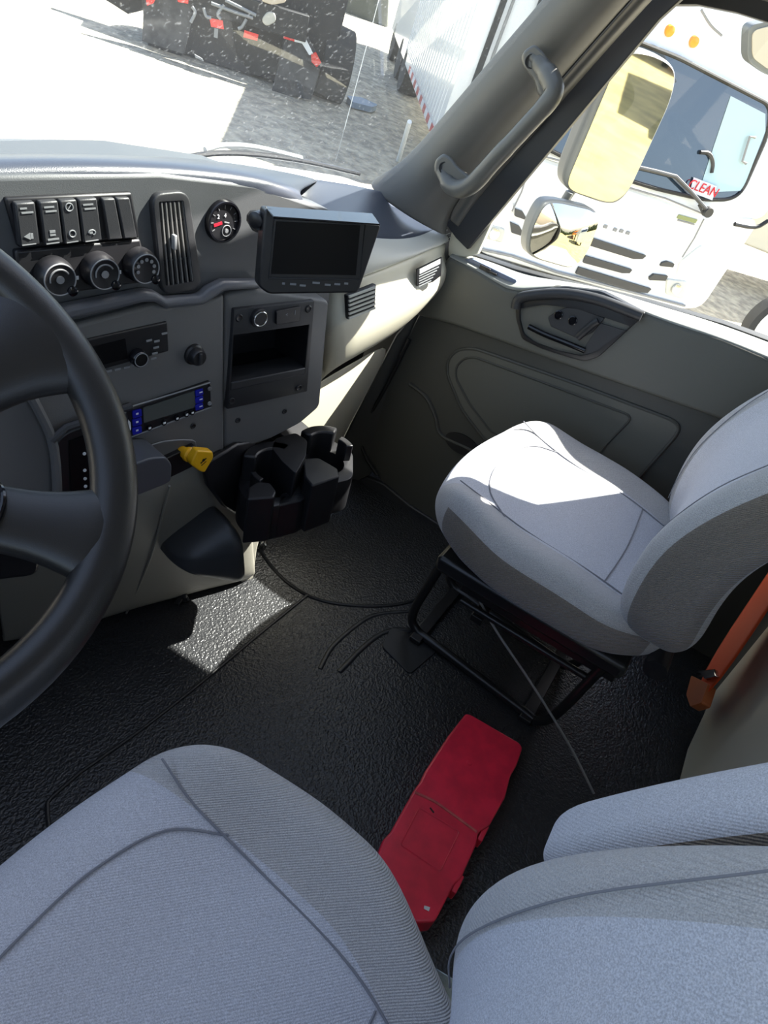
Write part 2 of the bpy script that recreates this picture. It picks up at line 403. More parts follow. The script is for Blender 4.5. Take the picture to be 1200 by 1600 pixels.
# handle recess
bz = thing_px = [(806, 500), (804, 468), (822, 455), (880, 447), (940, 455), (1010, 489), (985, 512), (935, 558), (912, 565), (880, 556), (845, 545), (815, 530)]
rec = plate('handle_bezel', bz, DP, .03, BLK, door, off=.026, r=.01, bevel=.003)
ci = [(812, 500), (812, 482), (850, 476), (900, 482), (950, 498), (985, 510), (930, 550), (908, 556), (870, 548), (835, 535), (818, 522)]
cu_ = cutp(ci, DP, .026, .02, .014, .006); cut(rec, [cu_])
plate('recess_floor', [(x, y) for x, y in ci], DP, .01, BLK, door, off=.012)
L = [on(x, y, DP, .03) for x, y in ((806, 482), (812, 466), (845, 460), (885, 459), (930, 467), (970, 481), (1003, 494))]
MB().tube(L, .013, 12, smooth=4).build('armrest_lip', DK, door)
swb = plate('window_switch_block', [(868, 487), (885, 480), (905, 482), (945, 497), (925, 520), (905, 530), (860, 510), (856, 496)], DP, .012, DK, door, off=.024, r=.004, bevel=.002)
for (x, y) in ((873, 492), (895, 501)):
    c = on(x, y, DP, .025); MB().lathe(c, DPn, [(.011, -.002), (.011, .003), (.009, .004), (.0085, .002), (.004, .002)], 20).build('mirror_knob', BLKG, swb)
L = [on(*p, DP, .028) for p in ((826, 510), (850, 522), (885, 536), (914, 548))]
MB().tube(L, .007, 10, smooth=3).build('pull_lever', BLKG, door)
L = [on(*p, DP, .03) for p in ((902, 528), (925, 508), (935, 502))]
MB().tube(L, .009, 10, smooth=3, flat=.7).build('release_catch', BLK, door)
plate('grip_panel', [(938, 505), (978, 517), (932, 556), (908, 560), (915, 540)], DP, .01, DK, door, off=.024, r=.004, bevel=.002)
# map panel
mp = [(699, 585), (700, 562), (716, 546), (742, 545), (900, 600), (1052, 657), (1062, 668), (1055, 682), (1008, 735), (960, 790), (760, 690), (722, 640)]
pp = plate('inset_panel', mp, DP, .01, DOORM, door, off=.006, r=.02, bevel=.004)
ip = [(712, 590), (713, 572), (725, 560), (742, 558), (850, 598), (982, 648), (985, 656), (950, 692), (900, 750), (765, 672), (733, 630)]
MB().tube(outl(ip, DP, .0065, .012), .003, 8, closed=True).build('panel_groove', DOORD, pp)
MB().tube(outl(mp, DP, .002, .02), .005, 8, closed=True).build('panel_rim', DOORD, pp)
MB().tube([on(*p, DP, .002) for p in ((640, 600), (665, 620), (680, 650), (690, 680), (740, 705), (800, 745))], .006, 8, smooth=4).build('pocket_edge', DOORD, door)
pk = on(722, 694, DP, .001)
MB().prism([pk + Vector((.107, 0, 1)).normalized() * .03 * math.sin(a) + Vector((0, -1, 0)) * .055 * math.cos(a) for a in [i * math.pi / 14 for i in range(28)]], DPn * .004).build('pocket_opening', BLK, door)
plate('lower_trim_strip', [(572, 745), (600, 757), (640, 790), (690, 822), (800, 905), (800, 925), (690, 840), (590, 775), (560, 750)], DP, .02, DK, door, off=.01, bevel=.004)
MB().tube([on(*p, DP, .012) for p in ((640, 530), (600, 610), (566, 672), (570, 710), (590, 742))], .006, 8, smooth=4).build('front_edge_seal', SEAL, door)
# window frame ring
win = [(738, 396), (770, 322), (804, 246), (870, 140), (945, 60), (987, 27), (1017, 14), (1050, 8), (1090, 8), (1150, 20), (1230, 45), (1500, 160), (1500, 640), (1230, 540), (1130, 504), (1010, 470), (885, 440), (806, 419)]
wi = [at(x, y, 'x', 1.655) for x, y in win]
cn = sum(wi, Vector()) / len(wi)
ringv = []; N = len(wi)
offs = []
for i in range(N):
    t = (wi[(i + 1) % N] - wi[i - 1]).normalized(); nn = Vector((0, t.z, -t.y))
    if nn.dot(wi[i] - cn) < 0: nn = -nn
    offs.append(nn)
fr = MB()
for (w0, w1, x0, x1) in ((0, .03, 1.645, 1.68),):
    vs = []; fs = []
    for i in range(N):
        a = wi[i] + offs[i] * w0; b = wi[i] + offs[i] * w1
        vs += [Vector((x0, a.y, a.z)), Vector((x0 - .01, b.y, b.z)), Vector((x1, b.y, b.z)), Vector((x1, a.y, a.z))]
    for i in range(N):
        j = (i + 1) % N
        for k in range(4): l = (k + 1) % 4; fs.append((i * 4 + k, i * 4 + l, j * 4 + l, j * 4 + k))
    fr.add(vs, fs)
fr.build('window_frame', SEAL, door, bevel=.004)
fr2 = MB(); vs = []; fs = []
idx = list(range(0, 12))
for i in idx:
    a = wi[i] + offs[i] * .026; b = wi[i] + offs[i] * .085
    vs += [Vector((1.63, a.y, a.z)), Vector((1.585, b.y, b.z)), Vector((1.67, b.y, b.z)), Vector((1.67, a.y, a.z))]
for i in range(len(idx) - 1):
    for k in range(4): l = (k + 1) % 4; fs.append((i * 4 + k, i * 4 + l, (i + 1) * 4 + l, (i + 1) * 4 + k))
fs += [(0, 1, 2, 3), tuple((len(idx) - 1) * 4 + k for k in (3, 2, 1, 0))]
fr2.add(vs, fs).build('frame_trim', PILM, door, bevel=.006)
MB().prism([at(*p, 'x', 1.60) for p in ((700, 355), (760, 290), (812, 250), (745, 398), (728, 402), (700, 400))], (.02, 0, 0)).build('sail_panel', CREAM, door, bevel=.003)
w2 = mesh('window_2', [p for p in wi], [tuple(range(N))], GLS2, None, smooth=False); struct(w2)

# header trim over the door, and A pillar
pil = thing('trim_1', 'grey windshield pillar trim', None, (1.5, .75, .85)); pil['kind'] = 'structure'
Lf = [((585, 300), 1.44), ((622, 280), 1.475), ((660, 240), 1.50), ((750, 138), 1.48), ((873, 0), 1.45), ((960, -98), 1.42), ((1060, -205), 1.38)]
Rt = [((700, 372), 1.56), ((700, 345), 1.56), ((722, 305), 1.56), ((803, 212), 1.545), ((905, 96), 1.51), ((990, 0), 1.48), ((1085, -105), 1.44)]
rows = []
for (a, xa), (b, xb) in zip(Lf, Rt):
    A, B = at(*a, 'x', xa), at(*b, 'x', xb); r = []
    out_ = (A - B).cross(Vector((.3, -.5, 1))).normalized()
    if out_.dot(CAM - A) < 0: out_ = -out_
    for t, h in ((-.12, -.04), (0, 0), (.12, .018), (.35, .030), (.55, .030), (.75, .018), (.92, .004), (1, -.012)):
        r.append(A + (B - A) * t + out_ * (h - .0))
    rows.append(r)
grid('pillar_cover', rows, PILM, pil, sub=2, solid=.006)
# second rib between groove and the door frame
rows = []
for (b, xb), (c, xc) in zip(Rt[1:], [((722, 362), 1.60), ((745, 322), 1.60), ((822, 226), 1.59), ((925, 106), 1.56), ((1010, 12), 1.53), ((1110, -95), 1.48)]):
    B, Cc = at(*b, 'x', xb), at(*c, 'x', xc)
    out_ = (CAM - B).normalized()
    rows.append([B - out_ * .01, B + (Cc - B) * .25 - out_ * .012, B + (Cc - B) * .45 + out_ * .004, B + (Cc - B) * .75 + out_ * .006, Cc - out_ * .006])
grid('pillar_rib', rows, PILM, pil, sub=2, solid=.006)
L1 = [at(*p, 'x', 1.515) + Vector((.012, .008, 0)) for p in ((655, 243), (745, 140), (868, 2), (955, -97))]
MB().tube(L1, .005, 8, smooth=3).build('glass_gasket', SEAL, pil)
MB().prism([at(*p, 'x', 1.585) for p in ((696, 350), (990, 15), (1100, -110), (1160, -90), (1030, 30), (730, 390), (712, 372))], (.02, 0, 0)).build('jamb_panel', DK, pil, bevel=.002)

# header rail from pillar top along the roof side
MB().prism([(1.61, -.49, 1.38), (1.61, .33, 1.39), (1.57, .33, 1.56), (1.57, -.49, 1.56)], (.05, 0, 0)).build('header_panel', PILM, pil)
hd = MB().prism([(1.44, .42, 1.50), (1.58, .42, 1.46), (1.60, -.48, 1.46), (1.50, -.48, 1.54)], (0, 0, .05)).build('trim_2', PILM, bevel=.01); struct(hd)

# grab handle on the pillar
gh = thing('grab_handle', 'grey grab handle bolted by two screws to the windshield pillar', 'grab handle', tuple(at(700, 270, 'x', 1.47)))
def gp(x, y, xx): return at(x, y, 'x', xx - .035)
tow = (CAM - gp(770, 190, 1.47)).normalized()
bar = [gp(688, 262, 1.475), gp(706, 292, 1.455), gp(735, 290, 1.44), gp(775, 248, 1.425), (gp(820, 200, 1.42)), gp(862, 152, 1.42), gp(862, 128, 1.43), gp(846, 103, 1.45), gp(830, 86, 1.455)]
MB().tube(bar, [.015, .018, .019, .018, .017, .018, .019, .016, .013], 14, smooth=6).build('grip', HANDM, gh)
for nm, pts, xx, sc in (('mount', [(820, 78), (836, 68), (852, 84), (870, 118), (872, 145), (858, 160), (842, 148), (836, 125), (818, 102), (815, 88)], 1.455, (830, 96)),
                    ('mount', [(680, 250), (692, 240), (704, 246), (716, 262), (735, 276), (742, 290), (722, 306), (704, 300), (684, 280), (678, 264)], 1.47, (694, 262))):
    P = rnd([gp(x, y, xx - .012) for x, y in pts], .008)
    mo = MB().prism(P, -tow * -(-.035)).build(nm, HANDM, gh, bevel=.005, seg=3)
    c = gp(*sc, xx - .012); MB().lathe(c, tow, [(.0, -.004), (.011, -.004), (.012, .001), (.010, .001), (.009, -.002), (.004, -.002)], 18).build('screw', BLK, mo)

# ================================================================== DASHBOARD
dash = thing('dashboard', 'dark grey dashboard with cream passenger side and centre console', 'dashboard', (.8, .8, .0))
MB().box((-.45, .82, .35), (1.50, .97, .82)).build('dash_core', BLK, dash)
# brow / top surface left of passenger side
cre = [(-120, 268), (0, 263), (120, 259), (250, 262), (330, 268), (400, 277), (450, 289), (482, 306)]
gb = [(-120, 238), (0, 240), (120, 240), (250, 243), (330, 250), (400, 260), (450, 268), (500, 276)]
def yb(i): return .70 - .0 * i
rows = []
ys = [.745, .735, .72, .70, .69, .675, .665, .66]
C0 = [at(x, y, 'y', ys[i]) for i, (x, y) in enumerate(cre)]
G0 = [at(x, y, 'y', .86 if i < 6 else .85) for i, (x, y) in enumerate(gb)]
rows.append([c + Vector((0, .02, -.06)) for c in C0])
rows.append([c + Vector((0, -.0, -.022)) for c in C0])
rows.append([c + Vector((0, .004, -.004)) for c in C0])
rows.append([c + Vector((0, .02, .004)) for c in C0])
rows.append([cr(c, g, .5) + Vector((0, 0, .008)) for c, g in zip(C0, G0)])
rows.append(G0)
rows.append([g + Vector((0, .02, -.03)) for g in G0])
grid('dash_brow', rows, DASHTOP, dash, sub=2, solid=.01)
# passenger side
B = [((478, 335), .80), ((520, 362), .70), ((590, 372), .70), ((636, 374), .705), ((667, 366), .71), ((690, 352), .72), ((704, 352), .75)]
A = [((440, 270), .85), ((500, 277), .85), ((560, 286), .85), ((605, 298), .84), ((645, 312), .83), ((680, 326), .82), ((715, 345), .80)]
Cc = [((490, 480), .80), ((520, 450), .675), ((587, 427), .675), ((640, 405), .675), ((680, 389), .68), ((699, 380), .695), ((706, 376), .74)]
D = [((490, 545), .80), ((510, 520), .655), ((566, 493), .65), ((640, 462), .65), ((690, 436), .655), ((703, 418), .68), ((708, 405), .74)]
E_ = [((488, 620), .80), ((506, 590), .69), ((560, 560), .69), ((625, 523), .69), ((672, 474), .69), ((696, 440), .70), ((706, 415), .75)]
def pr(R, dy=0, dz=0): return [at(*p, 'y', y) + Vector((0, dy, dz)) for p, y in R]
mid = [cr(a, b, .5) + Vector((0, 0, -.01)) for a, b in zip(pr(A), pr(B))]
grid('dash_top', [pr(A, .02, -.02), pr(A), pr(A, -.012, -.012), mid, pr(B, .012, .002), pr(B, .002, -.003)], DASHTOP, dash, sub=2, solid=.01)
L = [p + Vector((0, -.012, .003)) for p in pr(A)[3:]]
MB().tube(L, .006, 10, smooth=4).build('dash_rim', DASHTOP, dash)
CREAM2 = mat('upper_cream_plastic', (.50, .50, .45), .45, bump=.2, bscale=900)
bc = [cr(b, c, .5) + Vector((0, -.012, 0)) for b, c in zip(pr(B), pr(Cc))]
grid('upper_dash_panel', [pr(B, .01, .0), pr(B, -.003, -.006), bc, pr(Cc, -.004, .008), pr(Cc, 0, .001), pr(Cc, .012)], CREAM2, dash, sub=2, solid=.008)
cd_ = [cr(b, c, .5) + Vector((0, .012, 0)) for b, c in zip(pr(Cc), pr(D))]
de = [cr(b, c, .5) + Vector((0, -.012, 0)) for b, c in zip(pr(D), pr(E_))]
grid('glovebox_door', [pr(Cc, .012, -.001), pr(Cc, 0, -.003), cd_, pr(D, .003, .008), pr(D, 0, -.002), de, pr(E_, -.002, .008), pr(E_, .012, -.001), pr(E_, .05, .01)], CREAM, dash, sub=2, solid=.008)
# knee panel under the glovebox
K = [[at(x, y, 'y', yy) for x, y, yy in r] for r in ([(440, 640, .73), (506, 592, .73), (560, 562, .73), (624, 525, .73)], [(430, 680, .75), (490, 655, .75), (535, 632, .75), (585, 598, .75)], [(420, 750, .78), (480, 715, .78), (520, 700, .78), (550, 660, .78)], [(420, 800, .80), (480, 770, .80), (500, 760, .80), (530, 700, .80)])]
grid('knee_panel', K, CREAM, dash, sub=2, solid=.008)
plate('side_kick_panel', [(620, 525), (700, 430), (680, 560), (600, 720), (560, 760), (520, 720), (552, 655)], (Vector((1.50, .80, .2)), Vector((-.85, -.6, .1))), .02, DOORD, dash, bevel=.004)
# vents of passenger side
vp = (at(566, 475, 'y', .655), Vector((-.25, -1, .15)).normalized())
vt = plate('air_vent', [(543, 462), (588, 444), (586, 484), (545, 500)], vp, .012, BLK, dash, off=.012, bevel=.002)
for k in range(6):
    t = k / 5; a = on(545, cr(464, 497, t), vp, .016); b = on(586, cr(449, 481, t), vp, .016)
    MB().bar(a, b, .0042, .004, vp[1]).build('slat', CREAM2, vt)
vp2 = (at(697, 360, 'y', .715), Vector((-.6, -.8, .3)).normalized())
vt2 = plate('air_vent', [(688, 352), (700, 350), (706, 372), (696, 378)], vp2, .01, BLK, dash, off=.008, bevel=.001)
for k in range(4):
    a = on(cr(690, 697, k / 3), cr(355, 374, k / 3), vp2, .0105); b = on(cr(700, 705, k / 3), cr(352, 370, k / 3), vp2, .0105)
    MB().bar(a, b, .0020, .0025, vp2[1]).build('slat', CREAM2, vt2)
# instruction label on glovebox
lp = (at(670, 425, 'y', .655), Vector((-.18, -1, .1)).normalized())
lb = plate('warning_label', [(652, 421), (691, 402), (689, 431), (676, 441), (652, 447)], lp, .004, BLK, dash, off=.009)
plate('label_header', [(656, 421), (688, 405), (688, 412), (656, 428)], lp, .001, WHT, lb, off=.0098)
for k in range(5):
    y = 431 + k * 4; x2 = 686 - k * 3
    plate('label_text', [(655, y), (x2, y - (x2 - 655) * .47), (x2, y - (x2 - 655) * .47 + 1.4), (655, y + 1.4)], lp, .001, GRYP, lb, off=.0098)

# ---- centre stack
stack = thing('centre_console', 'dark grey centre console panel with radio, heater controls and storage bin', 'console', (.75, .75, .4))
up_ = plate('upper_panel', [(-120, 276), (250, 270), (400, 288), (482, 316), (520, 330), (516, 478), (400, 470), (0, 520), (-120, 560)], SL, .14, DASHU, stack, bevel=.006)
# lower panel bends towards the driver on the right
bend_top, bend_bot = at(352, 470, 'y', .681), at(352, 712, 'y', .681)
def X(px, py): # on left plane if left of bend, else right plane
    return on(px, py, SL, .012) if px < 352 else on(px, py, SR, .012)
lo = [(-60, 560), (100, 508), (215, 482), (248, 474), (262, 482), (322, 476), (345, 462)]
lo_l = [X(*p) for p in lo]
bt = on(351, 460, SL, .012); bb = on(351, 708, SL, .012)
left_poly = [X(-60, 560), X(110, 510), X(215, 482), X(240, 475), X(262, 480), X(322, 472), bt, bb, X(200, 770), X(120, 800), X(-60, 850)]
lowl = MB().prism(left_poly, -SLn * .15).build('radio_panel', DASH, stack, bevel=.006, seg=3)
right_poly = rnd([on(351, 460, SR, .012), on(400, 452, SR, .012), on(515, 470, SR, .012), on(500, 636, SR, .012), on(470, 662, SR, .012), on(420, 688, SR, .012), on(351, 708, SR, .012)], .012)
lowr = MB().prism(right_poly, -SRn * .13).build('bin_panel', DASH, stack, bevel=.006, seg=3)
# side of stack fading back
# ledge under heater panel
lt = [(60, 490), (150, 472), (228, 456), (246, 458), (262, 468), (316, 464), (330, 452), (352, 441), (410, 440)]
lbm = [(410, 452), (352, 456), (332, 470), (318, 478), (262, 484), (244, 474), (226, 474), (150, 492), (60, 512)]
plate('ledge', lt + lbm, SL, .02, DASHL, stack, off=.020, bevel=.006, seg=3)
# bin frame
bf = plate('bin_frame', [(366, 484), (492, 470), (480, 612), (355, 640)], SR, .03, DK, stack, off=.020, bevel=.002)
cut(bf, [cutp([(364, 523), (484, 506), (477, 582), (360, 604)], SR, .020, .03, .1)])
cut(lowr, [cutp([(364, 523), (484, 506), (477, 582), (360, 604)], SR, .020, .03, .12)])
cv = [p - SRn * .10 for p in outl([(355, 515), (493, 497), (485, 592), (350, 614)], SR, .02)]
MB().prism(cv, -SRn * .01).build('bin_back', BLK, stack)
f0 = outl([(365, 524), (483, 507), (476, 581), (361, 603)], SR, .0195); k0 = [p - SRn * .118 for p in f0]
mesh('bin_liner', f0 + k0, [(i, (i + 1) % 4, 4 + (i + 1) % 4, 4 + i) for i in range(4)], BLK, stack, smooth=False, solid=-.002)
plate('bin_lip', [(362, 598), (478, 575), (477, 585), (360, 611)], SR, .05, DK, stack, off=.022, bevel=.002)
for (x, y) in ((374, 497), (482, 483), (467, 606), (362, 627)):
    c = on(x, y, SR, .021); MB().lathe(c, SRn, [(0, -.003), (.006, -.003), (.007, 0), (.0055, .001), (.003, .0)], 14).build('screw', BLK, stack)
for (x, y) in ((445, 643), (372, 657)):
    c = on(x, y, SR, .013); MB().lathe(c, SRn, [(0, -.003), (.005, -.003), (.006, 0), (.0045, .001), (.003, .0)], 14).build('screw', BLK, stack)
for (x, y) in ((302, 666), (222, 696)):
    c = on(x, y, SL, .013); MB().lathe(c, SLn, [(0, -.003), (.005, -.003), (.006, 0), (.0045, .001), (.003, .0)], 14).build('screw', BLK, stack)
c = on(404, 496, SR, .021)
so_ = MB().lathe(c, SRn, [(.0165, -.002), (.0165, .004), (.0155, .006), (.0115, .006), (.0105, .002), (.010, -.012), (.004, -.013)], 28).build('power_socket', BLK, stack)
MB().tube([c + SRn * .0062 + (SRh * math.cos(a) + Vector((0, 0, 1)) * math.sin(a)) * .0125 for a in [i * math.pi / 14 for i in range(28)]], .0014, 8, closed=True).build('socket_ring', CHR, so_)
MB().lathe(c, SRn, [(.0105, .0), (.0105, .0066)], 24).build('socket_well', BLK, so_)
sb = plate('blank_switch', [(432, 487), (470, 479), (469, 502), (432, 508)], SR, .006, BLK, stack, off=.025, r=.003, bevel=.001)
c = on(448, 492, SR, .0255); text('switch_mark', '<', c, SRh, (0, 0, 1), .008, GRYP, sb)
c = on(461, 489, SR, .0255); text('switch_mark', 'I', c, SRh, (0, 0, 1), .012, GRYP, sb)
# tall vent
vb = plate('centre_air_vent', [(238, 318), (246, 303), (285, 299), (297, 308), (316, 440), (308, 455), (262, 461), (252, 450)], SL, .03, DK, stack, off=.009, r=.01, bevel=.003, seg=3)
vi = [(248, 315), (287, 313), (303, 440), (259, 447)]
cut(vb, [cutp(vi, SL, .009, .02, .0078, .003)])
MB().prism(outl(vi, SL, .0012), -SLn * .003).build('vent_duct', BLK, vb)
for k in range(6):
    t = (k + .3) / 5.6; a = on(cr(249, 286, t), cr(315, 313, t), SL, .005); b = on(cr(260, 302, t), cr(447, 440, t), SL, .005)
    MB().bar(a, b, .0020, .006, SLn).build('vane', DASH, vb)
for t in (.25, .72):
    a = on(cr(248, 259, t), cr(315, 447, t), SL, .008); b = on(cr(287, 303, t), cr(313, 440, t), SL, .008)
    MB().bar(a - SLn * .005, b - SLn * .005, .002, .003, SLn).build('cross_vane', DK, vb)
c = on(272, 378, SL, .010); MB().bar(c + Vector((0, 0, .010)), c - Vector((0, 0, .010)), .005, .008, SLn).build('vent_tab', GRYP, vb, bevel=.001)
# switch bank recess
rc = plate('switch_bank', [(8, 310), (207, 301), (219, 372), (30, 388)], SL, .02, BLK, stack, off=.006, bevel=.003)
xs = [22, 63, 92, 121, 151]
for k, (x0, x1, yy) in enumerate(((24, 55, 318), (62, 91, 316), (94, 120, 314), (123, 152, 312))):
    h = 68
    q = [(x0, yy), (x1, yy - 2), (x1 + 8, yy + h - 4), (x0 + 8, yy + h)]
    s_ = plate('rocker_switch', q, SL, .01, DK, stack, off=.015, bevel=.002)
    def sq(u, v): return on(x0 + (x1 - x0) * u + 8 * v, yy + h * v - 2 * u - 2 * u * v, SL, .0155)
    def mk(u0, u1, v, w=.0018):
        MB().bar(sq(u0, v), sq(u1, v), w, .0006, SLn).build('switch_text', GRYP, s_, smooth=False)
    if k == 2:
        MB().tube([sq(.5, .16) + SLh * .0045 * math.cos(a) + Vector((0, 0, .0045)) * math.sin(a) for a in [i * math.pi / 8 for i in range(16)]], .0007, 6, closed=True).bar(sq(.38, .22), sq(.62, .10), .001, .0006, SLn).build('switch_symbol', GRYP, s_)
        MB().tube([sq(.5, .78) + SLh * .004 * math.cos(a) + Vector((0, 0, .004)) * math.sin(a) for a in [i * math.pi / 8 for i in range(16)]], .0008, 6, closed=True).build('switch_symbol', GRYP, s_)
    else:
        mk(.2, .75 if k else .55, .13); mk(.25, .85, .23)
        c = sq(.5, .78)
        if k == 0: MB().prism([c + SLh * -.006, c + SLh * .001 + Vector((0, 0, .004)), c + SLh * .001 - Vector((0, 0, .004))], SLn * .0006).bar(c + SLh * .003 + Vector((0, 0, .003)), c + SLh * .003 - Vector((0, 0, .003)), .003, .0008, SLn).build('switch_symbol', GRYP, s_)
        elif k == 1: mk(.35, .65, .70, .003); mk(.35, .65, .78, .002); mk(.2, .8, .88, .002)
        else: MB().tube([c + SLh * .0045 * math.cos(a) + Vector((0, 0, .003)) * math.sin(a) for a in [i * math.pi / 5 - 1.2 for i in range(8)]], .0009, 6).bar(c - SLh * .003, c + SLh * .001, .003, .0008, SLn).build('switch_symbol', GRYP, s_)
    mk(.1, .8, .97, .001)
plate('blank_switch', [(160, 311), (180, 310), (192, 374), (170, 376)], SL, .01, DK, stack, off=.012, bevel=.002)
plate('blank_switch', [(182, 310), (203, 309), (215, 372), (194, 374)], SL, .01, DK, stack, off=.012, bevel=.002)
# heater panel
hp = plate('heater_panel', [(24, 392), (220, 374), (236, 440), (60, 466), (30, 440)], SL, .02, BLK, stack, off=.008, bevel=.003)
for (x, y, lbx) in ((82, 428, -1), (152, 420, 0), (216, 412, 1)):
    c = on(x, y, SL, .009)
    kn = MB().lathe(c, SLn, [(.0235, 0), (.0235, .008), (.021, .017), (.0195, .019), (.017, .018), (.002, .0175)], 32).build('heater_knob', BLK, stack)
    cc = c + SLn * .0195
    MB().tube([cc + (SLh * math.cos(a) + Vector((0, 0, 1)) * math.sin(a)) * .0195 - SLn * .0005 for a in [i * math.pi / 20 for i in range(40)]], .0009, 6, closed=True).build('knob_ring', GRYP, kn)
    if lbx < 1:
        MB().tube([cc + (SLh * math.cos(a) + Vector((0, 0, 1)) * math.sin(a)) * .0125 - SLn * .001 for a in [.5 + i * .15 for i in range(20)]], .0011, 6).build('knob_arc', GRYP, kn)
        MB().lathe(cc, SLn, [(.005, -.001), (.005, .0)], 12).build('knob_symbol', GRYP, kn)
    else:
        mbb = MB()
        for i in range(7):
            a = i * math.pi / 5 - .4; mbb.lathe(cc + (SLh * math.cos(a) + Vector((0, 0, 1)) * math.sin(a)) * .0125, SLn, [(.0025, -.001), (.0025, 0)], 10)
        mbb.build('knob_symbol', GRYP, kn)
    e = cc + SLh * .014 - Vector((0, 0, .016)); MB().lathe(e, SLn, [(.0065, -.006), (.0065, .001), (.004, .002)], 14).build('knob_pointer', BLKG, kn)
    p = c - SLh * .030 - Vector((0, 0, .008)) + SLn * .001
    MB().bar(p - SLh * .004, p + SLh * .004, .005, .001, SLn).build('air_symbol', WHT, hp, bevel=.001)
# round gauge
c = on(347, 345, SL, .0)
gz = MB().lathe(c, SLn, [(.031, -.002), (.031, .004), (.029, .008), (.0265, .008), (.0255, .004)], 36).build('air_gauge', BLKG, stack)
MB().lathe(c, SLn, [(.0255, .0), (.0255, .0045)], 36).build('gauge_face', BLK, gz)
cc = c + SLn * .0052
gm = MB()
for i in range(9):
    a = math.radians(210 - i * 30); d = SLh * math.cos(a) + Vector((0, 0, 1)) * math.sin(a)
    gm.bar(cc + d * .019, cc + d * .0235, .0009, .0006, SLn)
gm.build('gauge_tick', GRYP, gz)
text('gauge_number', '2', cc - SLh * .011 + Vector((0, 0, .008)), SLh, (0, 0, 1), .008, WHT, gz)
text('gauge_number', '4', cc + SLh * .001 + Vector((0, 0, .009)), SLh, (0, 0, 1), .008, WHT, gz)
MB().bar(cc - SLh * .018 - Vector((0, 0, .004)), cc - SLh * .004 + Vector((0, 0, -.001)), .004, .0008, SLn).build('red_band', REDM, gz)
c2 = cc - Vector((0, 0, .013)) + SLh * .005
MB().tube([c2 + (SLh * math.cos(a) + Vector((0, 0, 1)) * math.sin(a)) * .008 for a in [i * math.pi / 12 for i in range(24)]], .0007, 6, closed=True).build('sub_dial_ring', GRYP, gz)
MB().lathe(c2, SLn, [(.003, -.001), (.003, .001)], 12).bar(cc, cc + SLh * .009 - Vector((0, 0, .002)), .0015, .001, SLn).build('needle', GRYP, gz)
# radio (din) and the second unit
ra = plate('radio', [(60, 548), (262, 503), (264, 549), (60, 606)], SL, .03, BLK, stack, off=.016, bevel=.002)
plate('radio_display', [(90, 556), (196, 530), (200, 560), (100, 586)], SL, .002, SCREEN, ra, off=.0175)
c = on(214, 557, SL, .017)
kn = MB().lathe(c, SLn, [(.0135, 0), (.0130, .010), (.0115, .012), (.002, .012)], 24).build('volume_knob', BLKG, ra)
MB().tube([c + SLn * .012 + (SLh * math.cos(a) + Vector((0, 0, 1)) * math.sin(a)) * .0105 for a in [i * math.pi / 12 for i in range(24)]], .0007, 6, closed=True).build('knob_ring', GRYP, kn)
for (x, y) in ((170, 580), (184, 577), (198, 574), (211, 570), (233, 532), (245, 533), (244, 543), (242, 552), (240, 560), (228, 562), (257, 521)):
    p = on(x, y, SL, .018); MB().bar(p - SLh * .0045, p + SLh * .0045, .0028, .0014, SLn).build('radio_button', GRYP, ra)
un = plate('control_unit', [(120, 668), (329, 596), (331, 637), (206, 686), (120, 712)], SL, .03, BLK, stack, off=.018, bevel=.002)
MB().tube(outl([(150, 652), (328, 598), (330, 636), (205, 683), (150, 700)], SL, .019), .0013, 6, closed=True).build('unit_bezel', GRYP, un)
plate('lcd_screen', [(224, 638), (304, 611), (306, 636), (225, 661)], SL, .002, LCD, un, off=.0195)
for k in range(3):
    y = 643 + k * 13
    b_ = plate('blue_button', [(207, y), (221, y - 4), (222, y + 7), (208, y + 11)], SL, .002, BLUE, un, off=.0205, r=.002)
    p = on(214.5, y + 3.5, SL, .0208); MB().bar(p - SLh * .002, p + SLh * .002, .003, .0006, SLn).build('button_symbol', WHT, b_)
    y = 611 + k * 11
    b_ = plate('blue_button', [(305, y), (317, y - 4), (318, y + 5), (306, y + 9)], SL, .002, BLUE, un, off=.0205, r=.002)
    p = on(314, y + 2, SL, .0208); MB().bar(p - SLh * .003, p + SLh * .003, .0018, .0006, SLn).build('button_symbol', WHT, b_)
for k, (x, y) in enumerate(((233, 668), (256, 660), (276, 653), (291, 647), (300, 644))):
    p = on(x, y, SL, .0200); b_ = MB().lathe(p, SLn, [(.0055, 0), (.0050, .002)], 14).build('round_button', BLKG, un)
    MB().bar(p + SLn * .0022 - SLh * .0022, p + SLn * .0022 + SLh * .0022, .0035, .0006, SLn).build('button_symbol', WHT, b_)
plate('oval_badge', [(197, 664), (201, 656), (204, 660), (205, 670), (202, 676), (198, 674)], SL, .002, WHT, un, off=.0195)
for (x, y) in ((327, 607), (327, 630)):
    MB().lathe(on(x, y, SL, .019), SLn, [(.004, 0), (.0035, .0025)], 12).build('unit_knob', CHRD if y < 620 else GRYP, un)
# round dimmer knob
c = on(302, 553, SL, .012)
dk_ = MB().lathe(c, SLn, [(.0175, 0), (.0175, .004), (.0145, .006), (.0135, .016), (.012, .018), (.002, .018)], 24).build('rotary_knob', BLK, stack)
MB().bar(c + SLn * .018 + Vector((0, 0, .010)), c + SLn * .018 - Vector((0, 0, .010)), .005, .006, SLn).build('knob_rib', DK, dk_, bevel=.001)
# ignition strip and lower lip
plate('lower_strip', [(205, 742), (305, 696), (312, 722), (350, 706), (205, 776)], SL, .05, BLK, stack, off=.022, bevel=.003)
MB().tube([on(*p, SL, .016) for p in ((212, 706), (255, 690), (300, 688), (306, 698))], .0015, 6, smooth=3).build('trim_line', GRYP, stack)
lk = on(290, 712, SL, .03)
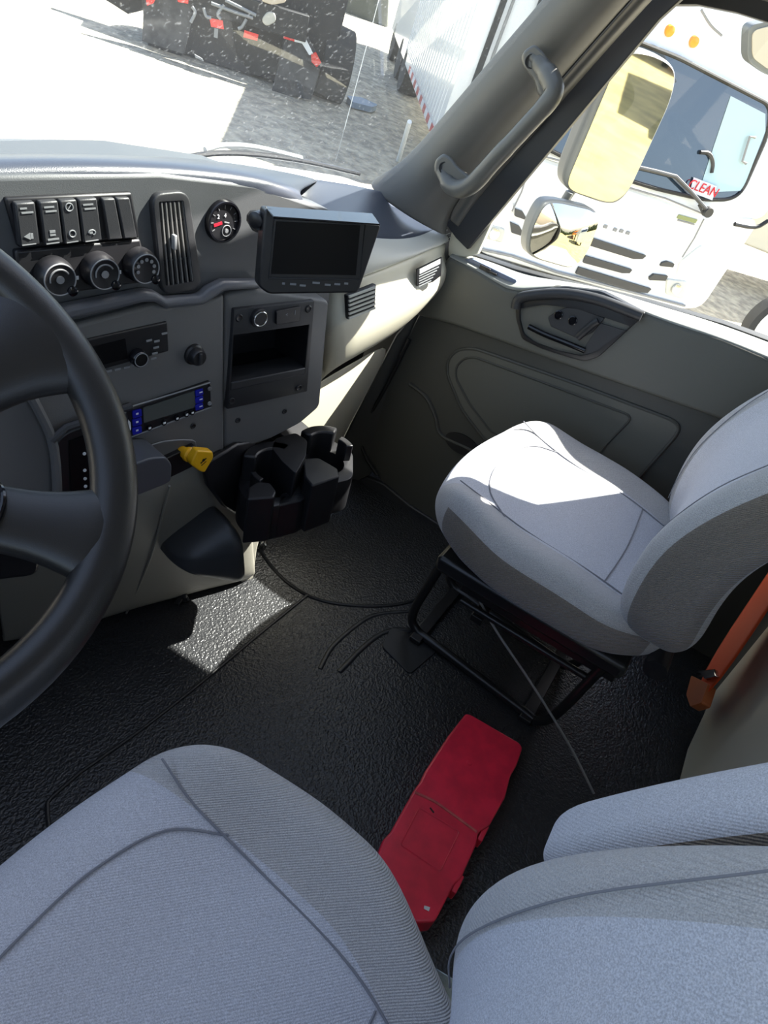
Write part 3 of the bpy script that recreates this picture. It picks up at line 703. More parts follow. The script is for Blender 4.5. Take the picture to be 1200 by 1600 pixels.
# driver side dark panel seen through the wheel: shifter panel
SLd = (SL[0], SL[1])
gp1 = plate('gear_panel', [(86, 690), (105, 674), (200, 640), (215, 800), (90, 812)], SL, .05, BLK, stack, off=.022, r=.012, bevel=.004)
MB().tube(outl([(80, 688), (103, 668), (205, 634)], SL, .024), .006, 8).build('gear_panel_rim', DK, gp1)
gi = plate('gear_indicator', [(108, 690), (150, 674), (158, 790), (112, 800)], SL, .002, SCREEN, gp1, off=.024)
for i, y in enumerate((709, 735, 748, 760, 771, 783)):
    p = on(132 + i * .6, y, SL, .0255); MB().lathe(p, SLn, [(.0026, -.001), (.0026, .0006)], 10).build('indicator_dot', WHT, gi)
MB().bar(on(145, 733, SL, .027), on(156, 734, SL, .027), .004, .002, SLn).build('pointer', mat('pointer_orange', (.8, .3, .12), .5), gi)
MB().tube([on(*p, SL, .027) for p in ((143, 700), (150, 725), (153, 745))], .0012, 6).build('needle', GRYP, gi)
plate('driver_bezel', [(-100, 620), (60, 600), (72, 820), (60, 900), (-100, 920)], SL, .06, BLK, stack, off=.01, r=.02, bevel=.006)
MB().tube([on(*p, SL, .02) for p in ((36, 600), (60, 640), (84, 700), (90, 800), (84, 850))], .007, 8, smooth=4).build('bezel_rib', DASH, stack)

# blue-grey lever beside wheel
lv = [(195, 742), (205, 727), (236, 716), (260, 714), (269, 726), (268, 750), (262, 756), (215, 775), (195, 778)]
LVM = mat('lever_grey', (.075, .08, .09), .35)
lev = MB().prism(outl(lv, SL, .075, .008), -SLn * .06).build('parking_brake_lever', LVM, bevel=.008, seg=4)
setp(lev, 'smooth grey lever knob beside the steering wheel rim under the blue keypad unit', 'lever')
# yellow parking knob
yk = thing('yellow_knob', 'yellow pull knob with a black mark under the console radio unit', 'knob', tuple(lk))
a = on(288, 707, SL, .02); b = on(308, 716, SL, .05)
ax = (b - a).normalized()
MB().lathe(a, ax, [(.010, -.01), (.010, .006), (.0135, .008), (.0135, .014), (.010, .017), (.010, .026), (.012, .030), (.010, .034)], 20).build('stem', YEL, yk)
kp = outl([(309, 704), (333, 706), (334, 716), (320, 739), (313, 737), (300, 728), (300, 722)], SL, .055, .004)
kk = MB().prism(kp, -SLn * .016).build('knob_head', YEL, yk, bevel=.003, seg=3)
p = on(318, 721, SL, .0555)
MB().bar(p - SLh * .006 - Vector((0, 0, .002)), p + SLh * .006 + Vector((0, 0, .005)), .002, .0008, SLn).lathe(p + Vector((0, 0, .003)), SLn, [(.003, 0), (.003, .0008)], 10).bar(p - SLh * .004 - Vector((0, 0, .008)), p + SLh * .006 - Vector((0, 0, .002)), .0012, .0008, SLn).build('knob_mark', BLK, kk)

# ---- monitor
MP = (at(500, 395, 'y', .53), Vector((-.57, -.80, .14)).normalized())
mon = thing('backup_monitor', 'black rear-view monitor with a blank screen mounted in front of the dashboard', 'monitor', tuple(on(490, 460, MP)))
mh = plate('housing', [(414, 326), (585, 345), (596, 352), (560, 458), (420, 460), (404, 448)], MP, .028, BLK, mon, off=0, r=.006, bevel=.003, seg=3)
plate('screen', [(432, 346), (563, 352), (556, 430), (424, 428)], MP, .002, SCREEN, mon, off=.001)
MB().tube(outl([(428, 341), (571, 348), (562, 437), (420, 434)], MP, .0005), .0015, 6, closed=True).build('screen_rim', DK, mon)
vs = [on(412, 321, MP, .04), on(584, 332, MP, .04), on(596, 348, MP, .0), on(422, 338, MP, .0)]
MB().prism([on(414, 322, MP, -.015), on(582, 333, MP, -.015), on(594, 350, MP, .03), on(427, 338, MP, .03)], Vector((0, 0, -.003))).build('sun_hood', BLKG, mon, bevel=.001)
for (x, y, wd) in ((443, 443, .004), (458, 444, .009), (473, 446, .009), (494, 442, .011), (512, 445, .009), (527, 444, .009), (541, 443, .006)):
    p = on(x, y, MP, .0008); hx = Vector((.8, -.57, 0)).normalized()
    MB().bar(p - hx * wd * .5, p + hx * wd * .5, .0028, .0008, MP[1]).build('button_print', GRYP, mh)
mk_ = MB().tube([on(404, 345, MP, -.02), on(398, 342, MP, -.06), on(402, 350, MP, -.10)], .012, 10).build('bracket_arm', BLK, mon)
c = on(402, 343, MP, -.02); MB().lathe(c, Vector((-1, -.2, 0)), [(.011, -.01), (.011, .006), (.008, .008)], 16).build('bracket_knob', BLK, mon)

# ---- kick panel / engine cover below the stack
kb = [at(x, y, 'z', 0) for x, y in ((0, 1010), (110, 990), (205, 957), (270, 942), (330, 925), (380, 915), (400, 905))]
kt = [at(x, y, 'y', yy) for x, y, yy in ((-10, 850, .80), (100, 800, .74), (200, 772, .70), (262, 740, .69), (320, 716, .68), (360, 704, .67), (400, 690, .665))]
kb = [p + Vector((0, 0, -.012)) for p in kb]
rows = [[p + Vector((.02, .08, 0)) for p in kt], kt, [cr(a, b, .12) + Vector((-.006, -.012, 0)) for a, b in zip(kt, kb)], [cr(a, b, .5) + Vector((0, .01, 0)) for a, b in zip(kt, kb)], [cr(a, b, .85) for a, b in zip(kt, kb)], [p + Vector((0, -.004, .004)) for p in kb], [p + Vector((.05, .10, .004)) for p in kb]]
ec = grid('engine_cover', rows, KICK, None, sub=2, solid=.006)
setp(ec, 'grey moulded lower cover between the console and the floor mat', 'engine cover')
MB().tube([cr(kt[2], kt[3], .9) + Vector((0, -.014, -.015)), cr(cr(kt[2], kb[2], .5), cr(kt[3], kb[3], .5), .5) + Vector((0, -.0, 0)), cr(kb[1], kb[2], .9) + Vector((0, -.004, .02))], .0025, 6, smooth=4).build('cover_crease', KICK, ec)
# right end of engine cover (cream patch) down to floor
plate('cover_end', [(360, 770), (420, 790), (402, 858), (396, 905), (378, 916), (370, 850)], (at(390, 905, 'z', 0), Vector((-.3, -.95, .12))), .02, KICK, ec, bevel=.004)
# moulded bulge
#bp_ = [((272, 858), .02), ((300, 838), .06), ((350, 815), .07), ((372, 820), .07), ((390, 872), .06), ((386, 890), .05), ((360, 912), .03), ((320, 912), .02), ((280, 885), .02)]
def bul(p):
    u = (p.x + .12) / .24; z = (p.z + .08) / .16
    a = BQ[0].lerp(BQ[1], u); b = BQ[2].lerp(BQ[3], u)
    return a.lerp(b, z) + Vector((.25, .95, 0)) * (p.y + .04)
BQ = [at(266, 884, 'y', .70), at(384, 912, 'y', .61), at(264, 856, 'y', .71), at(376, 812, 'y', .61)]
BULM = mat('bulge_dark_plastic', (.05, .052, .055), .35, bump=.2, bscale=900)
bu = rbox('duct_bulge', (.24, .16, .16), (.06, .06, .05), 14, bul, BULM, None, sub=1)
setp(bu, 'rounded dark plastic duct cover bulging from the engine cover above the floor mat', 'duct cover')
# small pedal bracket / clip hardware on floor
hw = MB()
for (x, y) in ((288, 935), (410, 850)):
    p = at(x, y, 'z', .012)
    hw = MB().bar(p - Vector((.025, .0, 0)), p + Vector((.02, .01, .012)), .012, .008).bar(p + Vector((.0, -.012, 0)), p + Vector((.01, .015, .02)), .006, .01)
    hw.lathe(p + Vector((0, 0, .004)), (0, 0, 1), [(.008, -.01), (.008, .006), (.004, .012)], 10)
    o = hw.build('floor_bracket', CHR if x > 300 else STEEL, bevel=.001)
    setp(o, 'shiny metal bracket on the floor below the cup holder' if x > 300 else 'small dark metal bracket on the floor under the duct cover bulge', 'bracket')

# ---- cup holder
ch = thing('cup_holder', 'black double cup holder tray hanging under the console', 'cup holder', (.88, .57, .34))
ZT = .47
def zt(x, y, z=ZT): return at(x, y, 'z', z)
base_px = [(375, 722), (420, 690), (470, 672), (505, 680), (552, 705), (552, 748), (480, 765), (440, 790), (400, 795), (372, 765)]
base = rnd([zt(x, y, .44) for x, y in base_px], .02)
bd = MB().prism(base, (0, 0, -.09)).build('tray', BLK, ch, bevel=.004)
w1, w2_ = zt(428, 757, .44), zt(508, 722, .44)
def cyl(c, r, z0, z1, n=32):
    return [Vector((c.x + r * math.cos(2 * math.pi * i / n), c.y + r * math.sin(2 * math.pi * i / n), z0)) for i in range(n)], Vector((0, 0, z1 - z0))
cut(bd, [cutter(*cyl(w1, .040, .37, .6)), cutter(*cyl(w2_, .042, .37, .6))])
def arcwall(c, r0, r1, a0, a1, z0, z1, name, mt=BLK, n=14, b=.004):
    P = [Vector((c.x + r1 * math.cos(cr(a0, a1, i / n)), c.y + r1 * math.sin(cr(a0, a1, i / n)), z0)) for i in range(n + 1)] + \
        [Vector((c.x + r0 * math.cos(cr(a1, a0, i / n)), c.y + r0 * math.sin(cr(a1, a0, i / n)), z0)) for i in range(n + 1)]
    return MB().prism(P, (0, 0, z1 - z0)).build(name, mt, ch, bevel=b, seg=2)
R_ = math.radians
arcwall(w1, .040, .066, R_(15), R_(125), .40, .50, 'rear_wall')
MB().prism(rnd([zt(*p, .475) for p in ((388, 762), (402, 752), (422, 754), (432, 767), (428, 777), (386, 780))], .006), (0, 0, -.115)).build('front_wall', BLK, ch, bevel=.004)
arcwall(w1, .041, .052, R_(150), R_(185), .40, .48, 'side_wall')
arcwall(w2_, .042, .068, R_(20), R_(100), .40, .49, 'rear_wall')
arcwall(w2_, .042, .058, R_(-35), R_(5), .38, .48, 'side_wall')
MB().prism(rnd([zt(*p, .485) for p in ((474, 716), (498, 715), (528, 732), (531, 744), (488, 759), (476, 744))], .005), (0, 0, -.125)).build('front_wall', BLK, ch, bevel=.003)
MB().prism(rnd([zt(*p, .44) for p in ((433, 784), (440, 770), (468, 768), (486, 756), (500, 765), (470, 782), (436, 790))], .005), (0, 0, -.09)).build('middle_ledge', BLK, ch, bevel=.003)
MB().prism(rnd([zt(*p, .50) for p in ((425, 700), (430, 685), (462, 676), (480, 688), (478, 712), (462, 740), (440, 720))], .008), (0, 0, -.10)).build('divider', BLK, ch, bevel=.004)
MB().bar(zt(400, 690, .47), zt(360, 660, .50) + Vector((.02, .08, 0)), .06, .03).build('mounting_arm', BLK, ch, bevel=.004)
MB().bar(zt(470, 690, .43), zt(430, 660, .46) + Vector((.02, .06, 0)), .08, .03).build('mounting_arm', BLK, ch, bevel=.004)

MB().prism([at(x, y, 'y', .655) for x, y in ((318, 728), (372, 694), (400, 690), (400, 780), (372, 806), (350, 792), (326, 760))], (0, .012, 0)).build('shade_plate', BLK, ch, bevel=.004)  # black plate added to paint the shade behind the cup holder
# ================================================================== STEERING WHEEL
tl = math.radians(38); wn = Vector((0, -math.sin(tl), math.cos(tl))); wu = Vector((1, 0, 0)); ww = wn.cross(wu)
wc = Vector((.105, .435, .96))
sw = thing('steering_wheel', 'black four-spoke steering wheel', 'steering wheel', tuple(wc - wn * .1))
def wp(r, deg, h=0): a = R_(deg); return wc + (wu * math.cos(a) + ww * math.sin(a)) * r + wn * h
N_ = 96; vs = []; fs = []
ns = 16
for i in range(N_):
    dg_ = 360 * i / N_; d = (wu * math.cos(R_(dg_)) + ww * math.sin(R_(dg_)))
    for k in range(ns):
        A_ = 2 * math.pi * k / ns; vs.append(wc + d * (.199 + .0185 * math.cos(A_)) + wn * (.0165 * math.sin(A_)))
for i in range(N_):
    for k in range(ns): fs.append((i * ns + k, ((i + 1) % N_) * ns + k, ((i + 1) % N_) * ns + (k + 1) % ns, i * ns + (k + 1) % ns))
mesh('rim', vs, fs, WHEEL, sw)
for (a0, w_in, w_out) in ((6, 7, 15), (-47, 8, 12), (174, 7, 15), (227, 8, 12)):
    rows = []
    for r, hh, ww_, th in ((.205, .004, w_out, .012), (.190, .003, w_out, .013), (.172, -.004, w_out * .9, .013), (.15, -.012, w_out * .85, .013), (.12, -.022, w_out * 1.0, .013), (.09, -.03, w_out * 1.3, .013), (.06, -.034, w_out * 2, .013)):
        rows.append([wp(r, a0 - ww_ * 1.0, hh - th), wp(r, a0 - ww_ * 1.05, hh), wp(r, a0 - ww_ * .8, hh + th * .7), wp(r, a0, hh + th), wp(r, a0 + ww_ * .8, hh + th * .7), wp(r, a0 + ww_ * 1.05, hh), wp(r, a0 + ww_, hh - th)])
    grid('spoke', rows, WHEEL, sw, sub=2, solid=.012)
    sg = [wp(.118, a0 - w_out * 1.15, -.022 + 0), wp(.122, a0 - w_out * .6, -.0095), wp(.123, a0, -.0065), wp(.122, a0 + w_out * .6, -.0095), wp(.118, a0 + w_out * 1.15, -.022)]
    MB().tube(sg, .0022, 8, smooth=4).build('spoke_seam', BLKG, sw)
MB().lathe(wc - wn * .06, wn, [(.10, 0), (.105, .02), (.10, .045), (.085, .055), (.02, .062)], 40).build('hub_pad', WHEEL, sw)
MB().tube([wc - wn * .05, wc - wn * .45], .035, 16).build('steering_column', BLK, sw)

# ================================================================== SEATS
def seat(cx, name, label, tilt_extra=0.0, taper=(.26, 0, .15)):
    t = thing(name, label, 'seat', (cx, 0, 0))
    def cush(p):
        x, y, z = p                    # x +-.265, y +-.27, z +-.065
        u = x / .265; v = (y + .27) / .54
        w = 1 - .10 * sm(.55, 1, v) - .06 * sm(.55, .0, v)
        w -= 0
        w -= taper[2] * sm(taper[0], taper[1], v)
        top = sm(-.3, 1, z / .065)
        zz = z + top * (.028 * sm(.60, .92, abs(u)) - .012 * (1 - abs(u) ** 2) + .018 * sm(.60, .95, v) - .022 * sm(.45, .05, v) - .05 * sm(.90, 1.02, v) * 0)
        zz += .03 * (v - .3)           # rises to the front
        yy = y - .05 * u * u * sm(.5, 1, v) + .0
        bot = sm(.2, -1, z / .065)
        yy -= bot * .03 * sm(.6, 1, v)
        xx = x * w * (1.05 if taper[2] > .2 else 1) * (1 - .06 * bot)
        return Vector((cx + xx, .075 + yy, .435 + zz))
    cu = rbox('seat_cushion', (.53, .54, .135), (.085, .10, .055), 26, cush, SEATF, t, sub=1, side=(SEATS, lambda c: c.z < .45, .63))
    def top(u, v, h=.0688): return cush(Vector((u * .265, -.27 + v * .54, h)))
    # stitched seams lying on the cushion
    for s in (-1, 1):
        MB().tube([top(s * .62, .16), top(s * .60, .35), top(s * .60, .6), top(s * .64, .8), top(s * .70, .93)], .0014, 6, smooth=6).build('side_seam', SEAM, cu)
    MB().tube([top(-.60, .28), top(-.3, .27), top(0, .265), top(.3, .27), top(.60, .28)], .0014, 6, smooth=6).build('cross_seam', SEAM, cu)
    MB().tube([top(-.63, .70), top(-.50, .80), top(-.25, .835), top(0, .84), top(.25, .835), top(.50, .80), top(.63, .70)], .0014, 6, smooth=6).build('front_seam', SEAM, cu)
    # backrest
    def back(p):
        x, y, z = p                    # x +-.265, y +-.065, z 0..  (+-.38)
        u = x / .265; v = (z + .37) / .74
        lean = .0
        yc = -.165 + .02 * math.sin(math.pi * min(1, v * 1.6)) - .24 * sm(.25, 1.15, v) - .02 * v
        front = sm(-.5, 1, y / .065)
        yy = yc + y + front * (.035 * sm(.5, .9, abs(u)) * (1 - .3 * v) - .012 * (1 - u * u))
        w = 1 - .05 * sm(.5, 1, v) - .08 * sm(.16, 0, v); yy -= (.035 if taper[2] > .2 else .01) * sm(.22, 0, v)
        return Vector((cx + x * w, yy, .445 + .37 + z))
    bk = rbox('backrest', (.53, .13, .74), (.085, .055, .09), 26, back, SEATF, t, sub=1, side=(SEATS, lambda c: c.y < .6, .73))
    def fb(u, v, h=.0668): return back(Vector((u * .265, h, -.37 + v * .74)))
    for s in (-1, 1):
        MB().tube([fb(s * .75, .10), fb(s * .73, .18), fb(s * .71, .3), fb(s * .74, .45), fb(s * .80, .6), fb(s * .86, .75), fb(s * .84, .93)], .0010, 6, smooth=6).build('back_seam', SEAM, bk)
    # hinge
    MB().tube([Vector((cx - .20, -.20, .40)), Vector((cx + .20, -.20, .40))], .022, 12).build('recliner_bar', BLK, t)
    MB().box((cx - .22, -.16, .345), (cx + .22, .26, .385)).build('seat_pan', STEEL, t, bevel=.01)
    return t, cu, bk
ps, pcu, pbk = seat(1.185, 'passenger_seat', 'grey cloth passenger seat beside the far door on a black tube frame')
ds, dcu, dbk = seat(.085, 'driver_seat', 'grey cloth driver seat in the foreground with a raised side armrest', taper=(.45, .08, .24))
# armrest of the driver seat
def arm(p):
    x, y, z = p; v = (z + .2) / .4
    return Vector((.395 + x, -.137 + y - .15 * v - .05 * v * v, .848 + z))
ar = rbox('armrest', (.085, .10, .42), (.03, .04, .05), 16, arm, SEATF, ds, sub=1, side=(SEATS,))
MB().tube([arm(Vector((-.0435, .0, z))) for z in (-.19, -.1, 0, .1, .2)], .0025, 6, smooth=4).build('armrest_seam', SEAM, ar)
MB().box((-.13, -.15, 0), (.30, .22, .345)).build('seat_pedestal', BLK, ds, bevel=.02)
# passenger seat frame
for xx in (1.09, 1.30):
    dx = xx - 1.09
    P = [Vector((1.105, .262, .36)), Vector((1.10, .285, .20)), Vector((1.095, .30, .06)), Vector((1.092, .275, .016)), Vector((1.085, .20, .014)), Vector((1.062, -.05, .014)), Vector((1.055, -.085, .02)), Vector((1.04, -.11, .10)), Vector((1.02, -.13, .34))]
    MB().tube([p + Vector((dx, 0, 0)) for p in P], .0115, 12, smooth=5).build('frame_tube', STEEL, ps)
MB().bar((1.03, .20, .30), (1.03, -.16, .30), .02, .035).build('slide_rail', STEEL, ps, bevel=.003)
MB().bar((1.33, .20, .30), (1.33, -.16, .30), .02, .035).build('slide_rail', STEEL, ps, bevel=.003)
MB().tube([(1.03, .19, .25), (1.03, -.13, .25)], .008, 10).build('slide_release', STEEL, ps)
MB().box((1.05, -.12, .31), (1.32, .2, .345)).build('support_plate', STEEL, ps, bevel=.004)
MB().bar((1.09, .15, .16), (1.31, .15, .16), .03, .02).build('cross_bar', STEEL, ps, bevel=.002)
MB().bar((1.06, .262, .012), (1.34, .262, .012), .03, .012).build('foot_bar', STEEL, ps, bevel=.002)
MB().bar((1.04, -.06, .012), (1.32, -.06, .012), .03, .012).build('foot_bar', STEEL, ps, bevel=.002)
# lanyard cable
cb = MB().tube([at(745, 930, 'z', .26), at(775, 985, 'z', .22), at(835, 1075, 'z', .15), at(890, 1165, 'z', .07), at(928, 1240, 'z', .01)], .0028, 8, smooth=4).build('thin_cable', mat('cable_grey', (.25, .25, .24), .4)); setp(cb, 'thin grey cable running down from under the passenger seat to the floor', 'cable')

# orange seat belt behind the passenger seat
sb_ = thing('seat_belt', 'orange seat belt with buckle hanging behind the passenger seat', 'seat belt', tuple(at(1090, 1100, 'y', -.36)))
P = [at(x, y, 'y', -.36) for x, y in ((1078, 1085), (1120, 1010), (1160, 950), (1200, 890), (1260, 800))]
Q = [at(x, y, 'y', -.36) for x, y in ((1100, 1098), (1150, 1030), (1185, 978), (1222, 920), (1290, 830))]
grid('webbing', [P, Q], ORG, sb_, sub=1, solid=.003)
MB().prism(rnd([at(x, y, 'y', -.355) for x, y in ((1080, 1055), (1106, 1068), (1096, 1098), (1078, 1104), (1072, 1085))], .01), (0, -.02, 0)).build('buckle', mat('buckle_orange', (.55, .16, .05), .35), sb_, bevel=.003)
MB().prism([at(x, y, 'y', -.352) for x, y in ((1090, 1048), (1116, 1045), (1118, 1056), (1100, 1060))], (0, -.01, 0)).build('buckle_tongue', CHR, sb_, bevel=.002)
# driver seat belt buckle
bk_ = thing('belt_buckle', 'small bluish metal belt bracket between the driver seat cushion and its backrest', 'belt buckle', tuple(at(690, 1545, 'y', -.1)))
MB().bar(at(660, 1520, 'x', .35), at(712, 1552, 'x', .36), .004, .026, (0, 1, .3)).build('bracket_plate', mat('blue_steel', (.35, .45, .55), .25, .9), bk_, bevel=.001)
MB().tube([at(664, 1514, 'x', .348), at(676, 1524, 'x', .348), at(678, 1542, 'x', .348), at(666, 1548, 'x', .348)], .003, 8, smooth=3).build('bracket_edge', BLK, bk_)

# ================================================================== RED CASE
rc_ = thing('red_case', 'long red plastic warning triangle case lying on the floor between the seats', 'case', (.8, 0, 0))
ZR = .055
top = [(728, 1114), (736, 1116), (812, 1160), (817, 1168), (808, 1195), (798, 1212), (790, 1245), (765, 1290), (748, 1300), (745, 1318), (722, 1370), (712, 1378), (680, 1440), (650, 1442), (570, 1395), (598, 1312), (610, 1300), (648, 1232), (656, 1222), (664, 1205), (690, 1165), (700, 1150)]
T = rnd([at(x, y, 'z', ZR) for x, y in top], .006, 3)
body = MB().prism(T, (0, 0, -ZR + .004)).build('case_body', RED, rc_, bevel=.006, seg=3)
a, b = at(648, 1238, 'z', ZR), at(745, 1300, 'z', ZR)
RED2 = mat('worn_red_plastic', (.55, .10, .10), .4, var=.2, vscale=60)
MB().tube([a, cr(a, b, .3) + Vector((.006, 0, .0)), cr(a, b, .6) + Vector((.004, 0, 0)), b], .0030, 8, smooth=5).build('fold_line', RED2, rc_)
pnl = rnd([at(x, y, 'z', ZR) for x, y in ((655, 1262), (718, 1300), (688, 1362), (626, 1320))], .006)
MB().tube(pnl, .0016, 6, closed=True).build('panel_outline', RED, rc_)
MB().lathe(at(733, 1192, 'z', ZR), (0, 0, 1), [(.006, -.001), (.005, .0015), (.002, .002)], 14).build('moulded_stud', RED, rc_)
for (x, y) in ((752, 1306), (712, 1385)):
    p = at(x, y, 'z', .035); d = (at(817, 1168, 'z', .03) - at(680, 1440, 'z', .03)).normalized()
    MB().bar(p - d * .018, p + d * .018, .010, .03).build('latch', RED, rc_, bevel=.002)
d = d
MB().bar(at(672, 1262, 'z', ZR + .001), at(678, 1270, 'z', ZR + .001), .003, .001).build('scratch', BLK, rc_)
MB().prism([at(x, y, 'z', ZR + .001) for x, y in ((663, 1415), (672, 1418), (670, 1424), (662, 1420))], (0, 0, .001)).build('white_chip', WHT, rc_)

# ================================================================== WINDSHIELD, WIPER, HOOD
gbl = [(-150, 236), (0, 241), (250, 244), (400, 262), (500, 276), (560, 284), (600, 296), (650, 262)]
ws = [at(-200, 236, 'y', .86), at(0, 241, 'y', .865), at(250, 244, 'y', .865), at(400, 260, 'y', .86), at(500, 275, 'y', .855), at(560, 283, 'y', .85), at(600, 294, 'y', .84), at(662, 240, 'x', 1.515), at(750, 140, 'x', 1.5), at(870, 2, 'x', 1.47), at(960, -98, 'x', 1.44), at(1040, -190, 'x', 1.41)]
tp = ws[-1]
nb = 7
bot = ws[:nb]
rows = []
for i in range(9):
    t = i / 8
    L = []
    for j, p in enumerate(bot):
        q = Vector((p.x * .93, tp.y + .02 * (1 - j / 6), tp.z))
        if j == nb - 1: q = Vector((tp.x, tp.y, tp.z)); 
        L.append(cr(p, q, t))
    rows.append(L)
# let the right edge follow the pillar
edge = spline(ws[6:], 4)
for i in range(9): rows[i][-1] = edge[int(i * (len(edge) - 1) / 8)] + Vector((.015, .01, 0))
w1_ = grid('window_1', rows, GLS, None, sub=1); struct(w1_)
cw = MB().tube([at(525, 250, 'y', .80), at(560, 120, 'y', .74), at(592, 0, 'y', .67)], .0006, 5).build('glass_reflection', WHT, w1_)  # pale line drawn in for a reflection on the windshield

hood = thing('truck_hood', 'white sunlit hood outside the windshield in front of the dashboard', 'hood', (.6, 1.3, .7))
Hr = [[at(-200, 236, 'y', .90), at(0, 243, 'y', .90), at(250, 247, 'y', .90), at(400, 266, 'y', .89), at(560, 288, 'y', .88), at(600, 300, 'y', .88)],
      [at(-200, 215, 'y', 1.15), at(0, 222, 'y', 1.13), at(170, 228, 'y', 1.10), at(290, 236, 'y', 1.05), at(400, 254, 'y', .98), at(560, 276, 'y', .93)],
      [at(-200, 200, 'y', 1.45), at(0, 208, 'y', 1.40), at(120, 214, 'y', 1.35), at(215, 221, 'y', 1.28), at(300, 234, 'y', 1.15), at(480, 262, 'y', 1.0)]]
Hr.append([p + Vector((.03, .05, -.25)) for p in Hr[-1]])
grid('hood_panel', Hr, HOOD, hood, sub=1, solid=.01)
wpr = thing('windshield_wiper', 'long wiper resting on the cowl outside the windshield centre', 'wiper', tuple(at(420, 250, 'y', .89)))
MB().tube([at(x, y, 'y', yy) + Vector((0, 0, .006)) for x, y, yy in ((262, 258, .885), (330, 246, .885), (400, 247, .885), (480, 258, .88), (560, 276, .875))], .005, 8, smooth=4).build('wiper_blade', BLK, wpr)
MB().tube([at(x, y, 'y', yy) + Vector((0, 0, .006)) for x, y, yy in ((320, 240, .89), (350, 233, .89), (400, 236, .89), (470, 252, .88))], .005, 8, smooth=4).build('wiper_arm', GRYP, wpr)
wpr2 = MB().tube([at(x, y, 'y', .895) + Vector((0, 0, .006)) for x, y in ((-80, 240), (0, 243), (50, 243), (100, 247))], .004, 8, smooth=4).build('windshield_wiper', GRYP); setp(wpr2, 'wiper tip resting on the cowl at the left edge beyond the dashboard', 'wiper')

# ================================================================== OWN DOOR MIRRORS
mir = thing('door_mirror', 'tall grey door mirror above the smaller convex one outside the side window', 'mirror', tuple(at(905, 330, 'x', 1.95)))
def mirror(pts, pl, mirp, parent):
    n = Vector(pl[1]).normalized()
    h = MB().prism(rnd([on(x, y, pl) for x, y in pts], .035, 8), -n * .05).build('housing', MIRB, parent, bevel=.012, seg=4)
    # grow rim: glass inset slightly in front
    MB().prism(rnd([on(x, y, pl, .002) for x, y in mirp], .03, 8), -n * .003).build('mirror_glass', MIRR, parent)
ML = (at(960, 200, 'x', 1.95), Vector((-.60, -.785, -.13)))
mirror([(960, 86), (985, 78), (1010, 80), (1048, 96), (1060, 118), (1050, 160), (985, 300), (965, 320), (945, 320), (890, 300), (880, 285), (884, 262), (948, 105)], ML,
       [(975, 84), (1010, 84), (1045, 100), (1056, 118), (1046, 160), (982, 298), (962, 315), (945, 315), (893, 298), (886, 285), (962, 105)], mir)
mir2 = thing('convex_mirror', 'small rounded convex mirror below the tall door mirror', 'mirror', tuple(at(880, 420, 'x', 1.95)))
ML2 = (at(880, 365, 'x', 1.93), Vector((-.64, -.765, .02)))
n2 = ML2[1].normalized()
pts2 = rnd([on(x, y, ML2) for x, y in ((848, 315), (868, 312), (930, 326), (940, 345), (918, 400), (895, 422), (835, 405), (822, 392), (828, 355))], .03, 8)
MB().prism(pts2, -n2 * .05).build('housing', MIRB, mir2, bevel=.01, seg=3)
ctr = sum(pts2, Vector()) / len(pts2); rows = []
for k in range(7):
    r = 1 - k / 6
    rows.append([ctr + (p - ctr) * r * .93 + n2 * (.004 + .018 * (1 - r * r)) for p in pts2 + [pts2[0]]])
vs = [v for r in rows for v in r]; Cn = len(rows[0]); fs = [(i * Cn + j, i * Cn + j + 1, (i + 1) * Cn + j + 1, (i + 1) * Cn + j) for i in range(6) for j in range(Cn - 1)]
mesh('mirror_glass', vs, fs, MIRR, mir2)
arm_ = thing('mirror_arm', 'grey tubular bracket that carries the two door mirrors', 'mirror bracket', tuple(at(990, 60, 'x', 1.95)))
MB().tube([at(1005, 20, 'x', 1.85), at(990, 60, 'x', 1.97) - ML[1] * -.0, at(978, 95, 'x', 2.0)], .014, 10).build('upper_tube', MIRB, arm_)
MB().tube([at(890, 300, 'x', 2.02), at(872, 330, 'x', 2.02)], .012, 10).build('lower_tube', MIRB, arm_)
MB().tube([at(978, 95, 'x', 2.04), at(900, 290, 'x', 2.04), at(872, 330, 'x', 2.02)], .012, 10).build('spine_tube', MIRB, arm_)

# ================================================================== OUTSIDE, in the frame of the sloping yard
gn = Vector((0, -.12, 1)).normalized(); ga = Vector((.70, -.714, 0)); ga = (ga - gn * ga.dot(gn)).normalized(); gb_ = gn.cross(ga)
G0_ = Vector((0, 1, -1.05))
def OB(px, py, b): return on(px, py, (G0_ + gb_ * b, gb_))          # point on an upright plane b metres off across the yard
def OH(px, py, h): return on(px, py, (G0_ + gn * h, gn))            # point h above the ground
def OW(a, b, h): return G0_ + ga * a + gb_ * b + gn * h
gr = mesh('ground', [OW(-60, -60, 0), OW(60, -60, 0), OW(60, 90, 0), OW(-60, 90, 0)], [(0, 1, 2, 3)], GRAV); struct(gr)

